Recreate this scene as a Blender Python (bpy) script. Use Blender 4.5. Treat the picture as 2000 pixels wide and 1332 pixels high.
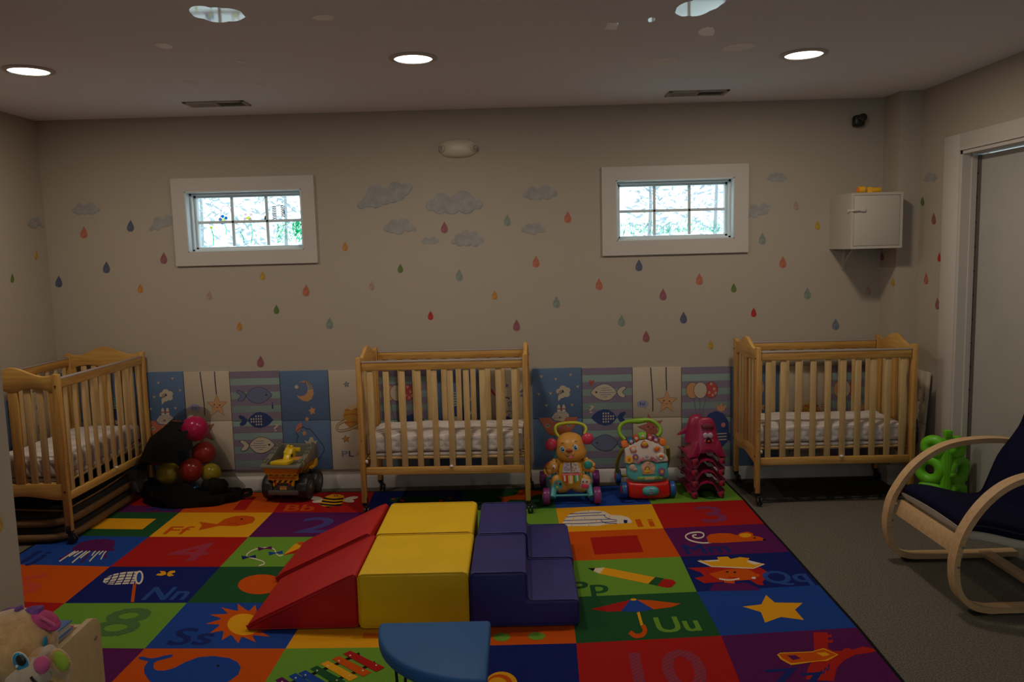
import bpy, bmesh, math, random
from mathutils import Vector, Matrix, noise
PI = math.pi
random.seed(7)
for o in list(bpy.data.objects): bpy.data.objects.remove(o)
SC = bpy.context.scene
COL = SC.collection

# ------------------------------------------------------------------ camera
F, PIT, YAW, ROLL, CH = 1558.7, .1132, -.0078, -.026, 1.5686
cp, sp, cy, sy, cr, sr = math.cos(PIT), math.sin(PIT), math.cos(YAW), math.sin(YAW), math.cos(ROLL), math.sin(ROLL)
FW = Vector((sy*cp, cy*cp, -sp)); R0 = Vector((cy, -sy, 0)); U0 = R0.cross(FW)
RR = cr*R0 + sr*U0; UU = -sr*R0 + cr*U0
EYE = Vector((0, 0, CH))
cam = bpy.data.cameras.new('camera'); cam.sensor_width = 36; cam.lens = F/2000*36; cam.clip_start = .05
co = bpy.data.objects.new('camera', cam); COL.objects.link(co)
M = Matrix((RR, UU, -FW)).transposed().to_4x4(); M.translation = EYE
co.matrix_world = M
SC.camera = co
SC.view_settings.view_transform = 'Standard'; SC.view_settings.look = 'None'
SC.view_settings.gamma = 1; SC.view_settings.use_curve_mapping = False
SC.view_settings.exposure = 0.0

# ------------------------------------------------------------------ sky
W = bpy.data.worlds.new('sky'); SC.world = W; W.use_nodes = True
bg = W.node_tree.nodes['Background']; bg.inputs[0].default_value = (.72, .91, 1.0, 1); bg.inputs[1].default_value = 2.3

LAMP_W = 11.2
ROOM_FILL = 4.5

# ------------------------------------------------------------------ points on real surfaces
def pl(px, py, ax, v):
    d = FW + RR*((px-1000)/F) - UU*((py-666)/F)
    return EYE + d*((v-EYE[ax])/d[ax])
def fl(px, py, z=0.): return pl(px, py, 2, z)
def bk(px, py, y=5.276): return pl(px, py, 1, y)
YB, XL, XR, H = 5.276, -3.085, 2.53, 2.48

# ------------------------------------------------------------------ materials
MC = {}
def mat(name, rgb, rough=.6, metal=0., noise_amt=0., nscale=40., bump=0., bscale=200., emit=0., coat=0., sheen=0., stretch=None, spec=.5, alpha=None):
    if name in MC: return MC[name]
    m = bpy.data.materials.new(name); m.use_nodes = True; nt = m.node_tree; p = nt.nodes['Principled BSDF']
    p.inputs['Base Color'].default_value = (*rgb, 1); p.inputs['Roughness'].default_value = rough
    p.inputs['Metallic'].default_value = metal; p.inputs['Specular IOR Level'].default_value = spec
    if coat: p.inputs['Coat Weight'].default_value = coat; p.inputs['Coat Roughness'].default_value = .15
    if sheen: p.inputs['Sheen Weight'].default_value = sheen; p.inputs['Sheen Roughness'].default_value = .5
    if emit: p.inputs['Emission Color'].default_value = (*rgb, 1); p.inputs['Emission Strength'].default_value = emit
    tc = nt.nodes.new('ShaderNodeTexCoord'); mp = nt.nodes.new('ShaderNodeMapping')
    nt.links.new(tc.outputs['Object'], mp.inputs[0])
    if stretch: mp.inputs['Scale'].default_value = stretch
    if noise_amt:
        n = nt.nodes.new('ShaderNodeTexNoise'); n.inputs['Scale'].default_value = nscale; n.inputs['Detail'].default_value = 4
        nt.links.new(mp.outputs[0], n.inputs['Vector'])
        r = nt.nodes.new('ShaderNodeMapRange'); r.inputs[3].default_value = 1-noise_amt; r.inputs[4].default_value = 1+noise_amt
        r.inputs[1].default_value = .25; r.inputs[2].default_value = .75
        nt.links.new(n.outputs[0], r.inputs[0])
        v = nt.nodes.new('ShaderNodeVectorMath'); v.operation = 'SCALE'; v.inputs[0].default_value = rgb
        nt.links.new(r.outputs[0], v.inputs['Scale']); nt.links.new(v.outputs[0], p.inputs['Base Color'])
    if bump:
        n = nt.nodes.new('ShaderNodeTexNoise'); n.inputs['Scale'].default_value = bscale; n.inputs['Detail'].default_value = 2
        nt.links.new(mp.outputs[0], n.inputs['Vector'])
        b = nt.nodes.new('ShaderNodeBump'); b.inputs['Strength'].default_value = bump; b.inputs['Distance'].default_value = .002
        nt.links.new(n.outputs[0], b.inputs['Height']); nt.links.new(b.outputs[0], p.inputs['Normal'])
    MC[name] = m; return m
def see_through(name, rgb, tr, rough=.5):
    if name in MC: return MC[name]
    m = bpy.data.materials.new(name); m.use_nodes = True; nt = m.node_tree; p = nt.nodes['Principled BSDF']
    p.inputs['Base Color'].default_value = (*rgb, 1); p.inputs['Roughness'].default_value = rough
    t = nt.nodes.new('ShaderNodeBsdfTransparent'); x = nt.nodes.new('ShaderNodeMixShader'); x.inputs[0].default_value = tr
    o = nt.nodes['Material Output']
    nt.links.new(p.outputs[0], x.inputs[1]); nt.links.new(t.outputs[0], x.inputs[2]); nt.links.new(x.outputs[0], o.inputs[0])
    MC[name] = m; return m
def wood(name, rgb, dark, axis='X'):
    if name in MC: return MC[name]
    m = bpy.data.materials.new(name); m.use_nodes = True; nt = m.node_tree; p = nt.nodes['Principled BSDF']
    tc = nt.nodes.new('ShaderNodeTexCoord'); mp = nt.nodes.new('ShaderNodeMapping')
    s = {'X': (1.5, 22, 22), 'Y': (22, 1.5, 22), 'Z': (22, 22, 1.5)}[axis]
    mp.inputs['Scale'].default_value = s
    n = nt.nodes.new('ShaderNodeTexNoise'); n.inputs['Scale'].default_value = 2.2; n.inputs['Detail'].default_value = 5; n.inputs['Distortion'].default_value = .6
    c = nt.nodes.new('ShaderNodeValToRGB'); c.color_ramp.elements[0].position = .36; c.color_ramp.elements[1].position = .6
    c.color_ramp.elements[0].color = (*dark, 1); c.color_ramp.elements[1].color = (*rgb, 1)
    nt.links.new(tc.outputs['Object'], mp.inputs[0]); nt.links.new(mp.outputs[0], n.inputs['Vector'])
    nt.links.new(n.outputs[0], c.inputs[0]); nt.links.new(c.outputs[0], p.inputs['Base Color'])
    p.inputs['Roughness'].default_value = .45; MC[name] = m; return m
def hatch(name, a, b, scale=60):
    if name in MC: return MC[name]
    m = mat(name, a, .95); nt = m.node_tree; p = nt.nodes['Principled BSDF']
    tc = nt.nodes.new('ShaderNodeTexCoord'); mp = nt.nodes.new('ShaderNodeMapping'); mp.inputs['Rotation'].default_value = (0, 0, .9)
    w = nt.nodes.new('ShaderNodeTexWave'); w.inputs['Scale'].default_value = scale; w.inputs['Distortion'].default_value = 1.
    c = nt.nodes.new('ShaderNodeValToRGB'); c.color_ramp.interpolation = 'LINEAR'
    c.color_ramp.elements[0].position = .14; c.color_ramp.elements[1].position = .26
    c.color_ramp.elements[0].color = (*b, 1); c.color_ramp.elements[1].color = (*a, 1)
    nt.links.new(tc.outputs['Object'], mp.inputs[0]); nt.links.new(mp.outputs[0], w.inputs['Vector'])
    nt.links.new(w.outputs[0], c.inputs[0]); nt.links.new(c.outputs[0], p.inputs['Base Color']); return m

# ------------------------------------------------------------------ mesh helpers
class MB:
    def __init__(s): s.bm = bmesh.new(); s.ms = []
    def mi(s, m):
        if m not in s.ms: s.ms.append(m)
        return s.ms.index(m)
    def add(s, t, m, mx=None):
        i = s.mi(m); vm = {}
        for v in t.verts: vm[v] = s.bm.verts.new(mx @ v.co if mx else v.co)
        for f in t.faces:
            try: g = s.bm.faces.new([vm[v] for v in f.verts]); g.material_index = i; g.smooth = True
            except ValueError: pass
        t.free(); return s
    def face(s, pts, m, smooth=False):
        try: f = s.bm.faces.new([s.bm.verts.new(p) for p in pts]); f.material_index = s.mi(m); f.smooth = smooth
        except ValueError: pass
    def box(s, c, d, m, bev=0., rot=None, seg=2):
        t = bmesh.new(); bmesh.ops.create_cube(t, size=1)
        for v in t.verts: v.co = Vector((v.co.x*d[0], v.co.y*d[1], v.co.z*d[2]))
        if bev: bmesh.ops.bevel(t, geom=t.edges[:], offset=bev, segments=seg, affect='EDGES', profile=.5)
        mx = Matrix.Translation(c)
        if rot: mx = mx @ rot
        return s.add(t, m, mx)
    def bx(s, a, b, m, bev=0., seg=2):
        a, b = Vector(a), Vector(b)
        return s.box((a+b)/2, [abs(x) for x in (b-a)], m, bev, None, seg)
    def sph(s, c, r, m, rot=None, seg=20, rings=12, fn=None):
        if not hasattr(r, '__len__'): r = (r, r, r)
        t = bmesh.new(); bmesh.ops.create_uvsphere(t, u_segments=seg, v_segments=rings, radius=1)
        for v in t.verts:
            if fn: v.co = fn(v.co)
            v.co = Vector((v.co.x*r[0], v.co.y*r[1], v.co.z*r[2]))
        mx = Matrix.Translation(c)
        if rot: mx = mx @ rot
        return s.add(t, m, mx)
    def cyl(s, a, b, r, m, r2=None, seg=20, bev=0.):
        a, b = Vector(a), Vector(b); L = (b-a).length
        t = bmesh.new(); bmesh.ops.create_cone(t, cap_ends=True, segments=seg, radius1=r, radius2=r if r2 is None else r2, depth=L)
        if bev:
            es = [e for e in t.edges if len(e.link_faces) == 2 and any(len(f.verts) > 4 for f in e.link_faces)]
            bmesh.ops.bevel(t, geom=es, offset=bev, segments=2, affect='EDGES', profile=.5)
        q = Vector((0, 0, 1)).rotation_difference(b-a).to_matrix().to_4x4()
        return s.add(t, m, Matrix.Translation((a+b)/2) @ q)
    def tube(s, pts, r, m, seg=10, closed=False, sm=3, flat=None):
        P = [Vector(p) for p in pts]
        if not hasattr(r, '__len__'): r = [r]*len(P)
        if sm > 1: P, r = smooth_path(P, r, sm, closed)
        n = len(P); t = bmesh.new(); rings = []; up = None
        for i, p in enumerate(P):
            a = P[(i-1) % n] if closed or i else P[i]; b = P[(i+1) % n] if closed or i < n-1 else P[i]
            d = (b-a).normalized()
            if up is None: up = Vector((0, 0, 1)) if abs(d.z) < .9 else Vector((0, 1, 0))
            sd = d.cross(up).normalized(); up = sd.cross(d).normalized()
            fx, fy = flat if flat else (1, 1)
            rings.append([t.verts.new(p + sd*math.cos(2*PI*k/seg)*r[i]*fx + up*math.sin(2*PI*k/seg)*r[i]*fy) for k in range(seg)])
        for i in range(n if closed else n-1):
            A, B = rings[i], rings[(i+1) % n]
            for k in range(seg): t.faces.new((A[k], A[(k+1) % seg], B[(k+1) % seg], B[k]))
        if not closed: t.faces.new(rings[0][::-1]); t.faces.new(rings[-1])
        return s.add(t, m)
    def prism(s, poly, vec, m, bev=0., seg=2):
        """poly: 3-D outline, swept along vec"""
        t = bmesh.new(); vec = Vector(vec)
        a = [t.verts.new(p) for p in poly]; b = [t.verts.new(Vector(p)+vec) for p in poly]
        n = len(poly); t.faces.new(a); t.faces.new(b[::-1])
        for k in range(n): t.faces.new((a[k], b[k], b[(k+1) % n], a[(k+1) % n]))
        bmesh.ops.recalc_face_normals(t, faces=t.faces[:])
        if bev: bmesh.ops.bevel(t, geom=[e for e in t.edges if e.calc_face_angle(0) > .5], offset=bev, segments=seg, affect='EDGES', profile=.5)
        return s.add(t, m)
    def band(s, path, w, th, wdir, m, sm=4, closed=False):
        """rectangular section swept along path: w along wdir, th across"""
        P = [Vector(p) for p in path]
        if sm > 1: P, _ = smooth_path(P, [0]*len(P), sm, closed)
        wd = Vector(wdir).normalized(); t = bmesh.new(); rings = []; n = len(P)
        for i, p in enumerate(P):
            a = P[(i-1) % n] if closed or i else P[i]; b = P[(i+1) % n] if closed or i < n-1 else P[i]
            nn = (b-a).normalized().cross(wd).normalized()
            rings.append([t.verts.new(p+wd*w/2*u+nn*th/2*v) for u, v in ((-1, -1), (1, -1), (1, 1), (-1, 1))])
        for i in range(n if closed else n-1):
            A, B = rings[i], rings[(i+1) % n]
            for k in range(4): t.faces.new((A[k], A[(k+1) % 4], B[(k+1) % 4], B[k]))
        if not closed: t.faces.new(rings[0][::-1]); t.faces.new(rings[-1])
        bmesh.ops.recalc_face_normals(t, faces=t.faces[:])
        return s.add(t, m)
    def loft(s, rings, m, cap=True, closed=True):
        t = bmesh.new(); V = [[t.verts.new(p) for p in r] for r in rings]; n = len(rings[0])
        for A, B in zip(V, V[1:]):
            for k in range(n if closed else n-1): t.faces.new((A[k], A[(k+1) % n], B[(k+1) % n], B[k]))
        if cap: t.faces.new(V[0][::-1]); t.faces.new(V[-1])
        return s.add(t, m)
    def build(s, name, parent=None, loc=None, ang=35):
        bmesh.ops.recalc_face_normals(s.bm, faces=[f for f in s.bm.faces if f.smooth])
        me = bpy.data.meshes.new(name); s.bm.to_mesh(me); s.bm.free()
        for m in s.ms: me.materials.append(m)
        me.set_sharp_from_angle(angle=math.radians(ang))
        o = bpy.data.objects.new(name, me); COL.objects.link(o)
        if parent: o.parent = parent
        if loc: o.location = loc
        return o
def smooth_path(P, r, k, closed):
    n = len(P); Q = []; q = []
    def g(i): return P[i % n] if closed else P[max(0, min(n-1, i))]
    def h(i): return r[i % n] if closed else r[max(0, min(n-1, i))]
    for i in range(n if closed else n-1):
        a, b, c, d = g(i-1), g(i), g(i+1), g(i+2)
        for j in range(k):
            t = j/k
            Q.append(.5*((2*b)+(c-a)*t+(2*a-5*b+4*c-d)*t*t+(3*b-a-3*c+d)*t**3)); q.append(h(i)*(1-t)+h(i+1)*t)
    if not closed: Q.append(P[-1]); q.append(r[-1])
    return Q, q
def tag(o, label=None, cat=None, group=None, kind=None):
    if label: o['label'] = label
    if cat: o['category'] = cat
    if group: o['group'] = group
    if kind: o['kind'] = kind
    return o
def thing(name, label, cat, loc=(0, 0, 0), rz=0., group=None):
    o = bpy.data.objects.new(name, None); COL.objects.link(o); o.location = loc; o.rotation_euler = (0, 0, rz)
    o.empty_display_size = .05
    return tag(o, label, cat, group)
def struct(mb, name, **k): return tag(mb.build(name, **k), kind='structure')

TX = {}
def text_geo(st):
    if st in TX: return TX[st]
    cu = bpy.data.curves.new('t', 'FONT'); cu.body = st; cu.size = 1; cu.resolution_u = 3
    o = bpy.data.objects.new('t', cu); COL.objects.link(o)
    dg = bpy.context.evaluated_depsgraph_get(); dg.update()
    me = o.evaluated_get(dg).to_mesh()
    vs = [(v.co.x, v.co.y) for v in me.vertices]; fs = [tuple(p.vertices) for p in me.polygons]
    o.evaluated_get(dg).to_mesh_clear(); bpy.data.objects.remove(o); bpy.data.curves.remove(cu)
    x0 = min(v[0] for v in vs); x1 = max(v[0] for v in vs)
    TX[st] = ([(x-x0, y) for x, y in vs], fs, x1-x0); return TX[st]

class Art:
    """flat print: T(u, v, lift) gives the point on the printed surface"""
    def __init__(s, mb, T, step=.00012, base=.0003): s.mb = mb; s.T = T; s.k = base; s.d = step
    def up(s): s.k += s.d; return s.k
    def poly(s, pts, m): k = s.up(); s.mb.face([s.T(x, y, k) for x, y in pts], m)
    def ell(s, x, y, rx, ry, m, rot=0., n=26, a0=0., a1=2*PI):
        c, d = math.cos(rot), math.sin(rot); full = abs(a1-a0-2*PI) < 1e-6
        P = []
        for i in range(n if full else n+1):
            a = a0+(a1-a0)*i/n; p, q = rx*math.cos(a), ry*math.sin(a); P.append((x+p*c-q*d, y+p*d+q*c))
        s.poly(P, m)
    def star(s, x, y, rx, ry, m, inner=.45, rot=0., n=5):
        P = []
        for i in range(2*n):
            a = rot+PI/2+i*PI/n; f = 1 if i % 2 == 0 else inner; P.append((x+rx*f*math.cos(a), y+ry*f*math.sin(a)))
        s.poly(P, m)
    def line(s, pts, wx, m, wy=None, sm=4, closed=False):
        wy = wy or wx; P = [Vector((p[0], p[1], 0)) for p in pts]
        if sm > 1 and len(P) > 2: P, _ = smooth_path(P, [0]*len(P), sm, closed)
        k = s.up(); n = len(P)
        E_ = []
        for i, p in enumerate(P):
            a = P[(i-1) % n] if closed or i else P[i]; b = P[(i+1) % n] if closed or i < n-1 else P[i]
            d = Vector(((b-a).x/wx, (b-a).y/wy, 0)); d = d.normalized() if d.length else Vector((1, 0, 0))
            o = Vector((-d.y*wx/2, d.x*wy/2, 0)); E_.append((p+o, p-o))
        for i in range(n if closed else n-1):
            (a, b), (c, d) = E_[i], E_[(i+1) % n]
            s.mb.face([s.T(q.x, q.y, k) for q in (a, b, d, c)], m)
    def text(s, st, x, y, h, m, w=None, bold=0.):
        vs, fs, wd = text_geo(st); k = s.up(); sx = (w/wd) if w else h/.7; syy = h/.7
        for off in ((0, 0), (bold, 0), (0, bold), (bold, bold)) if bold else ((0, 0),):
            k = s.up()
            for f in fs: s.mb.face([s.T(x+vs[i][0]*sx+off[0]*w, y+vs[i][1]*syy+off[1]*h, k) for i in f], m)

# ------------------------------------------------------------------ materials list
WALL = mat('wall_paint', (.405, .353, .288), .8, bump=.15, bscale=350)
CEIL = mat('ceiling_paint', (.80, .81, .87), .85)
TRIM = mat('trim_white', (.52, .48, .44), .5)
JAMB = mat('jamb_white', (.62, .68, .70), .5)
CARPET = mat('grey_carpet', (.115, .10, .076), .95, noise_amt=.75, nscale=150, bump=1., bscale=300)
PINE = wood('pine_wood', (.56, .325, .085), (.42, .205, .045))
PINEY = wood('pine_wood_end', (.56, .325, .085), (.46, .235, .055), 'Y')
PINEZ = wood('pine_wood_upright', (.54, .305, .08), (.41, .20, .045), 'Z')
SLAT = wood('pale_slat_wood', (.58, .40, .18), (.50, .33, .14), 'Z')
BIRCH = wood('birch_veneer', (.58, .38, .20), (.50, .31, .15))
WHITE_CLOTH = mat('white_sheet', (.60, .545, .50), .9, bump=.4, bscale=60)
BLACK = mat('black_plastic', (.012, .011, .011), .4)
DKNY = mat('navy_cotton', (.006, .006, .024), .95, bump=.3, bscale=300, spec=.08)
CREAM = mat('cream_strap', (.50, .46, .40), .8)
STEEL = mat('steel', (.5, .5, .5), .35, 1.)
def rugm(n, c): return mat('rug_'+n, c, .97, noise_amt=.22, nscale=330, bump=.7, bscale=600, spec=.1)
RG = {n: rugm(n, c) for n, c in dict(
    orange=(.50, .070, .003), red=(.34, .010, .008), yellow=(.66, .30, .008), lgreen=(.125, .27, .028), dgreen=(.013, .070, .022),
    navy=(.006, .012, .11), blue=(.012, .05, .26), purple=(.085, .008, .075), white=(.62, .55, .45), black=(.008, .008, .008),
    brightred=(.36, .014, .009), dkblue=(.010, .02, .13), midblue=(.02, .06, .24), cream=(.60, .5, .33), pinkred=(.40, .02, .06), dorange=(.62, .13, .01)).items()}

# ------------------------------------------------------------------ room shell
def room():
    mb = MB(); mb.bx((-4.2, -2.2, -.12), (4.2, YB+.15, 0), CARPET); struct(mb, 'floor')
    mb = MB(); mb.bx((-4.2, -2.2, H), (4.2, YB+.15, H+.12), CEIL); struct(mb, 'ceiling')
    mb = MB(); mb.bx((XL-.12, -2.2, 0), (XL, YB+.15, H), WALL); struct(mb, 'wall_left')
    # right wall with the doorway
    y0, y1, zt = 3.45, 4.60, 2.06
    mb = MB(); mb.bx((XR, y1, 0), (XR+.14, YB+.15, H), WALL); mb.bx((XR, -2.2, 0), (XR+.14, y0, H), WALL)
    mb.bx((XR, y0, zt), (XR+.14, y1, H), WALL); struct(mb, 'wall_right')
    mb = MB(); wx0, wx1, wz0, wz1 = -.8, 1.3, .95, 2.15   # unseen wide window added to the near wall for soft front light
    for p, q in (((-4.2, -2.32, 0), (4.2, -2.2, wz0)), ((-4.2, -2.32, wz1), (4.2, -2.2, H)), ((-4.2, -2.32, wz0), (wx0, -2.2, wz1)), ((wx1, -2.32, wz0), (4.2, -2.2, wz1))): mb.bx(p, q, WALL)
    struct(mb, 'wall_near')
    mb = MB()
    for p, q in (((wx0, -2.30, wz0), (wx1, -2.19, wz0+.04)), ((wx0, -2.30, wz1-.04), (wx1, -2.19, wz1)), ((wx0, -2.30, wz0), (wx0+.04, -2.19, wz1)), ((wx1-.04, -2.30, wz0), (wx1, -2.19, wz1)), ((.28, -2.29, wz0), (.32, -2.21, wz1))): mb.bx(p, q, TRIM)
    struct(mb, 'window_3')
    mb = MB(); mb.bx((2.39, 5.06, 0), (XR+.02, YB+.02, H), WALL); struct(mb, 'wall_column')
    mb = MB(); mb.bx((-1.72, -2.2, 0), (-1.578, 2.4, H), WALL); struct(mb, 'wall_partition')
    # back wall round the two windows
    xs = [XL-.12]; holes = []
    for w in WIN: holes.append((w[0], w[1])); xs += [w[0], w[1]]
    xs.append(XR+.14)
    z0, z1 = WIN[0][2], WIN[0][3]
    mb = MB(); T_ = .14
    mb.bx((xs[0], YB, 0), (xs[-1], YB+T_, z0), WALL); mb.bx((xs[0], YB, z1), (xs[-1], YB+T_, H), WALL)
    for a, b in ((xs[0], xs[1]), (xs[2], xs[3]), (xs[4], xs[5])): mb.bx((a, YB, z0), (b, YB+T_, z1), WALL)
    struct(mb, 'wall_back')
    # baseboards: thick low ledge with a rounded top
    def base(name, a, b, nrm, h=.085, t=.035):
        a, b, nrm = Vector(a), Vector(b), Vector(nrm)
        pr = [(0, 0), (t, 0), (t, h-.03), (t*.8, h-.01), (t*.3, h), (0, h+.003)]
        mb = MB(); mb.prism([a+nrm*x+Vector((0, 0, z)) for x, z in pr], b-a, TRIM); struct(mb, name)
    base('baseboard_back', (XL, YB, 0), (2.39, YB, 0), (0, -1, 0))
    base('baseboard_left', (XL, -2, 0), (XL, YB, 0), (1, 0, 0))
    base('baseboard_column', (2.39, YB, 0), (2.39, 5.06, 0), (-1, 0, 0), .12, .03)
    base('baseboard_column_front', (2.36, 5.06, 0), (XR, 5.06, 0), (0, -1, 0), .12, .03)
    base('baseboard_right', (XR, 5.06, 0), (XR, y1+.17, 0), (-1, 0, 0), .12, .02)
    # door
    mb = MB(); x = XR+.085
    mb.bx((x, y0, .01), (x+.045, y1-.045, zt-.03), mat('door_white', (.385, .375, .35), .55, noise_amt=.06, nscale=4))
    d = struct(mb, 'door_1')
    mb = MB(); mb.bx((x-.012, y1-.045, .02), (x+.02, y1-.022, zt-.03), mat('door_hinge_metal', (.22, .20, .18), .4, .8))
    for i in range(14): mb.cyl((x-.016, y1-.034, .15+i*.137), (x-.010, y1-.034, .15+i*.137), .004, BLACK, seg=8)
    mb.build('hinge_strip', d)
    mb = MB()
    mb.bx((XR-.018, y1, 0), (XR, y1+.165, zt+.095), TRIM, .004); mb.bx((XR-.018, y0, zt), (XR, y1, zt+.095), TRIM, .004)
    mb.bx((XR-.02, y0, zt+.0), (XR, y1, zt+.012), TRIM)
    mb.bx((XR-.01, y1-.02, 0), (XR+.14, y1, zt), TRIM); mb.bx((XR-.01, y0, zt-.02), (XR+.14, y1, zt), TRIM)
    mb.bx((XR+.04, y1-.03, 0), (XR+.07, y1-.02, zt), TRIM)
    struct(mb, 'trim_1')

# windows: opening in the wall (x0, x1, z0, z1), casing .085 wide round it
def px_win(a, b, c, d):
    p = [bk(*q) for q in (a, b, c, d)]
    return p
w1 = (-2.235+.088, -1.302-.085); w2 = (.575+.085, 1.515-.09)
w1 = (bk(366, 440).x, bk(592, 430).x); w2 = (bk(1203, 420).x, bk(1433, 415).x)
z0 = bk(480, 489).z; z1 = bk(480, 371).z
z0 = (z0 + bk(1320, 470).z)/2; z1 = (z1 + bk(1320, 350).z)/2
WIN = [(w1[0], w1[1], z0, z1), (w2[0], w2[1], z0, z1)]
def paint(k, c):
    m = bpy.data.materials.new('window_paint_'+k); m.use_nodes = True; nt = m.node_tree; p = nt.nodes['Principled BSDF']; p.inputs['Base Color'].default_value = (*c, 1)
    t = nt.nodes.new('ShaderNodeBsdfTransparent'); t.inputs[0].default_value = (*[min(1, q*1.1) for q in c], 1); x = nt.nodes.new('ShaderNodeMixShader'); x.inputs[0].default_value = .45
    nt.links.new(p.outputs[0], x.inputs[1]); nt.links.new(t.outputs[0], x.inputs[2]); nt.links.new(x.outputs[0], nt.nodes['Material Output'].inputs[0]); return m
PAINTS = {k: paint(k, c) for k, c in dict(green=(.0, .75, .32), blue=(.0, .16, .55), yellow=(.75, .85, .15), black=(.01, .01, .02), pink=(.85, .60, .70), white=(.95, .95, .95), teal=(.15, .75, .55)).items()}
def window(i, w, cas):
    x0, x1, a, b = w; mb = MB(); g = YB-.018
    cl, cr_, ct, cb = cas
    o0, o1, oa, ob = x0-cl, x1+cr_, a-cb, b+ct
    for p, q in (((o0, g, oa), (x0, YB, ob)), ((x1, g, oa), (o1, YB, ob)), ((x0, g, b), (x1, YB, ob)), ((x0, g, oa), (x1, YB, a))): mb.bx(p, q, TRIM)
    root = struct(mb, 'window_%d' % i)
    mb = MB()   # stepped jamb
    for k, (ya, yb_, t) in enumerate(((g, YB+.05, .008), (YB+.045, YB+.085, .022), (YB+.08, YB+.13, .036))):
        mb.bx((x0, ya, a), (x0+t, yb_, b), JAMB, .001); mb.bx((x1-t, ya, a), (x1, yb_, b), JAMB, .001)
        mb.bx((x0, ya, b-t), (x1, yb_, b), JAMB, .001); mb.bx((x0, ya, a), (x1, yb_, a+t*.9), JAMB, .001)
    mb.build('jamb', root)
    mb = MB(); s = .036; yy = YB+.105; gx0, gx1, ga, gb = x0+s, x1-s, a+s, b-s
    for k in (1, 2): xx = gx0+(gx1-gx0)*k/3; mb.bx((xx-.009, yy-.008, ga), (xx+.009, yy+.008, gb), JAMB, .002)
    zz = (ga+gb)/2; mb.bx((gx0, yy-.008, zz-.009), (gx1, yy+.008, zz+.009), JAMB, .002)
    mb.build('muntins', root)
    mb = MB(); mb.bx((gx0-.005, yy+.009, ga-.005), (gx1+.005, yy+.013, gb+.005), GLASS); mb.build('pane', root)
    # children's paint on the inside of the glass
    mb = MB(); ys = yy+.0085
    A = Art(mb, lambda u, v, k: Vector((gx0+(gx1-gx0)*u, ys-k*.5-.0002, ga+(gb-ga)*v)), step=.0001, base=.0001)
    rnd = random.Random(i)
    if i == 1:
        P = PAINTS
        for x, y, x2, y2 in ((.11, .38, .12, .04), (.24, .48, .25, .25), (.50, .45, .49, .05), (.39, .3, .42, .05)):
            A.line([(x, y), ((x+x2)/2+.012, (y+y2)/2), (x2, y2)], .008, P['green'], .014)
        for k in range(5): A.ell(.235+.03*math.cos(k*1.26+.5), .55+.07*math.sin(k*1.26+.5), .017, .035, P['blue'], n=10)
        A.ell(.235, .55, .018, .035, P['yellow'], n=10); A.ell(.11, .40, .017, .03, P['yellow'], n=10); A.ell(.48, .57, .025, .04, P['yellow'], n=10)
        for k in range(4): A.ell(.48+.04*math.cos(k*1.5+.8), .6+.06*math.sin(k*1.5+.8), .016, .03, P['pink'], n=10)
        A.line([(.2, .45), (.22, .75), (.25, .83), (.3, .8), (.33, .6), (.36, .45)], .010, P['pink'], .018)
        A.line([(.64, .5), (.645, .6), (.655, .52)], .014, P['black'], .03)
        for k in range(9):
            y = .5+k*.035; A.line([(.715, y), (.735, y+.015), (.755, y+.005)], .006, P['black'], .02)
            if k < 7: A.line([(.80, y+.08), (.82+.012*math.sin(k), y+.1), (.835, y+.07)], .007, P['black'], .02)
        for c in ((.86, .72, .05, .12), (.75, .68, .07, .17), (.6, .75, .07, .1)):
            A.line([(c[0]+c[2]*math.cos(t*.7), c[1]+c[3]*math.sin(t*.7)) for t in range(9)], .007, P['white'], .012, closed=True)
        for k in range(120):
            x = rnd.uniform(.74, .99); y = rnd.uniform(.04, .46)
            if (x-.7)/.3+.25 < y: continue
            A.line([(x, y), (x+rnd.uniform(-.02, .03), y+rnd.uniform(.02, .07))], .005, P['green'], .011, sm=1)
        for k in range(60):
            x = rnd.uniform(.9, .99); y = rnd.uniform(.1, .47); A.line([(x, y), (x+.012, y+.05)], .007, P['green'], .012, sm=1)
    else:
        for k in range(260):
            x = rnd.uniform(.01, .98); hh = rnd.uniform(.05, .32)+.07*math.sin(x*11); y = rnd.uniform(.02, max(.03, hh))
            A.line([(x, y), (x+rnd.uniform(-.008, .014), y+rnd.uniform(.03, .09))], .0035, PAINTS['green' if k % 3 else 'teal'], .010, sm=1)
    p = mb.build('window_painting', root)
    p['label'] = 'flower, bee and green scribble painted on the glass' if i == 1 else 'green painted grass strokes on the glass'
GLASS = see_through('window_glass', (.8, .9, .95), .93, .05)

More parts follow.
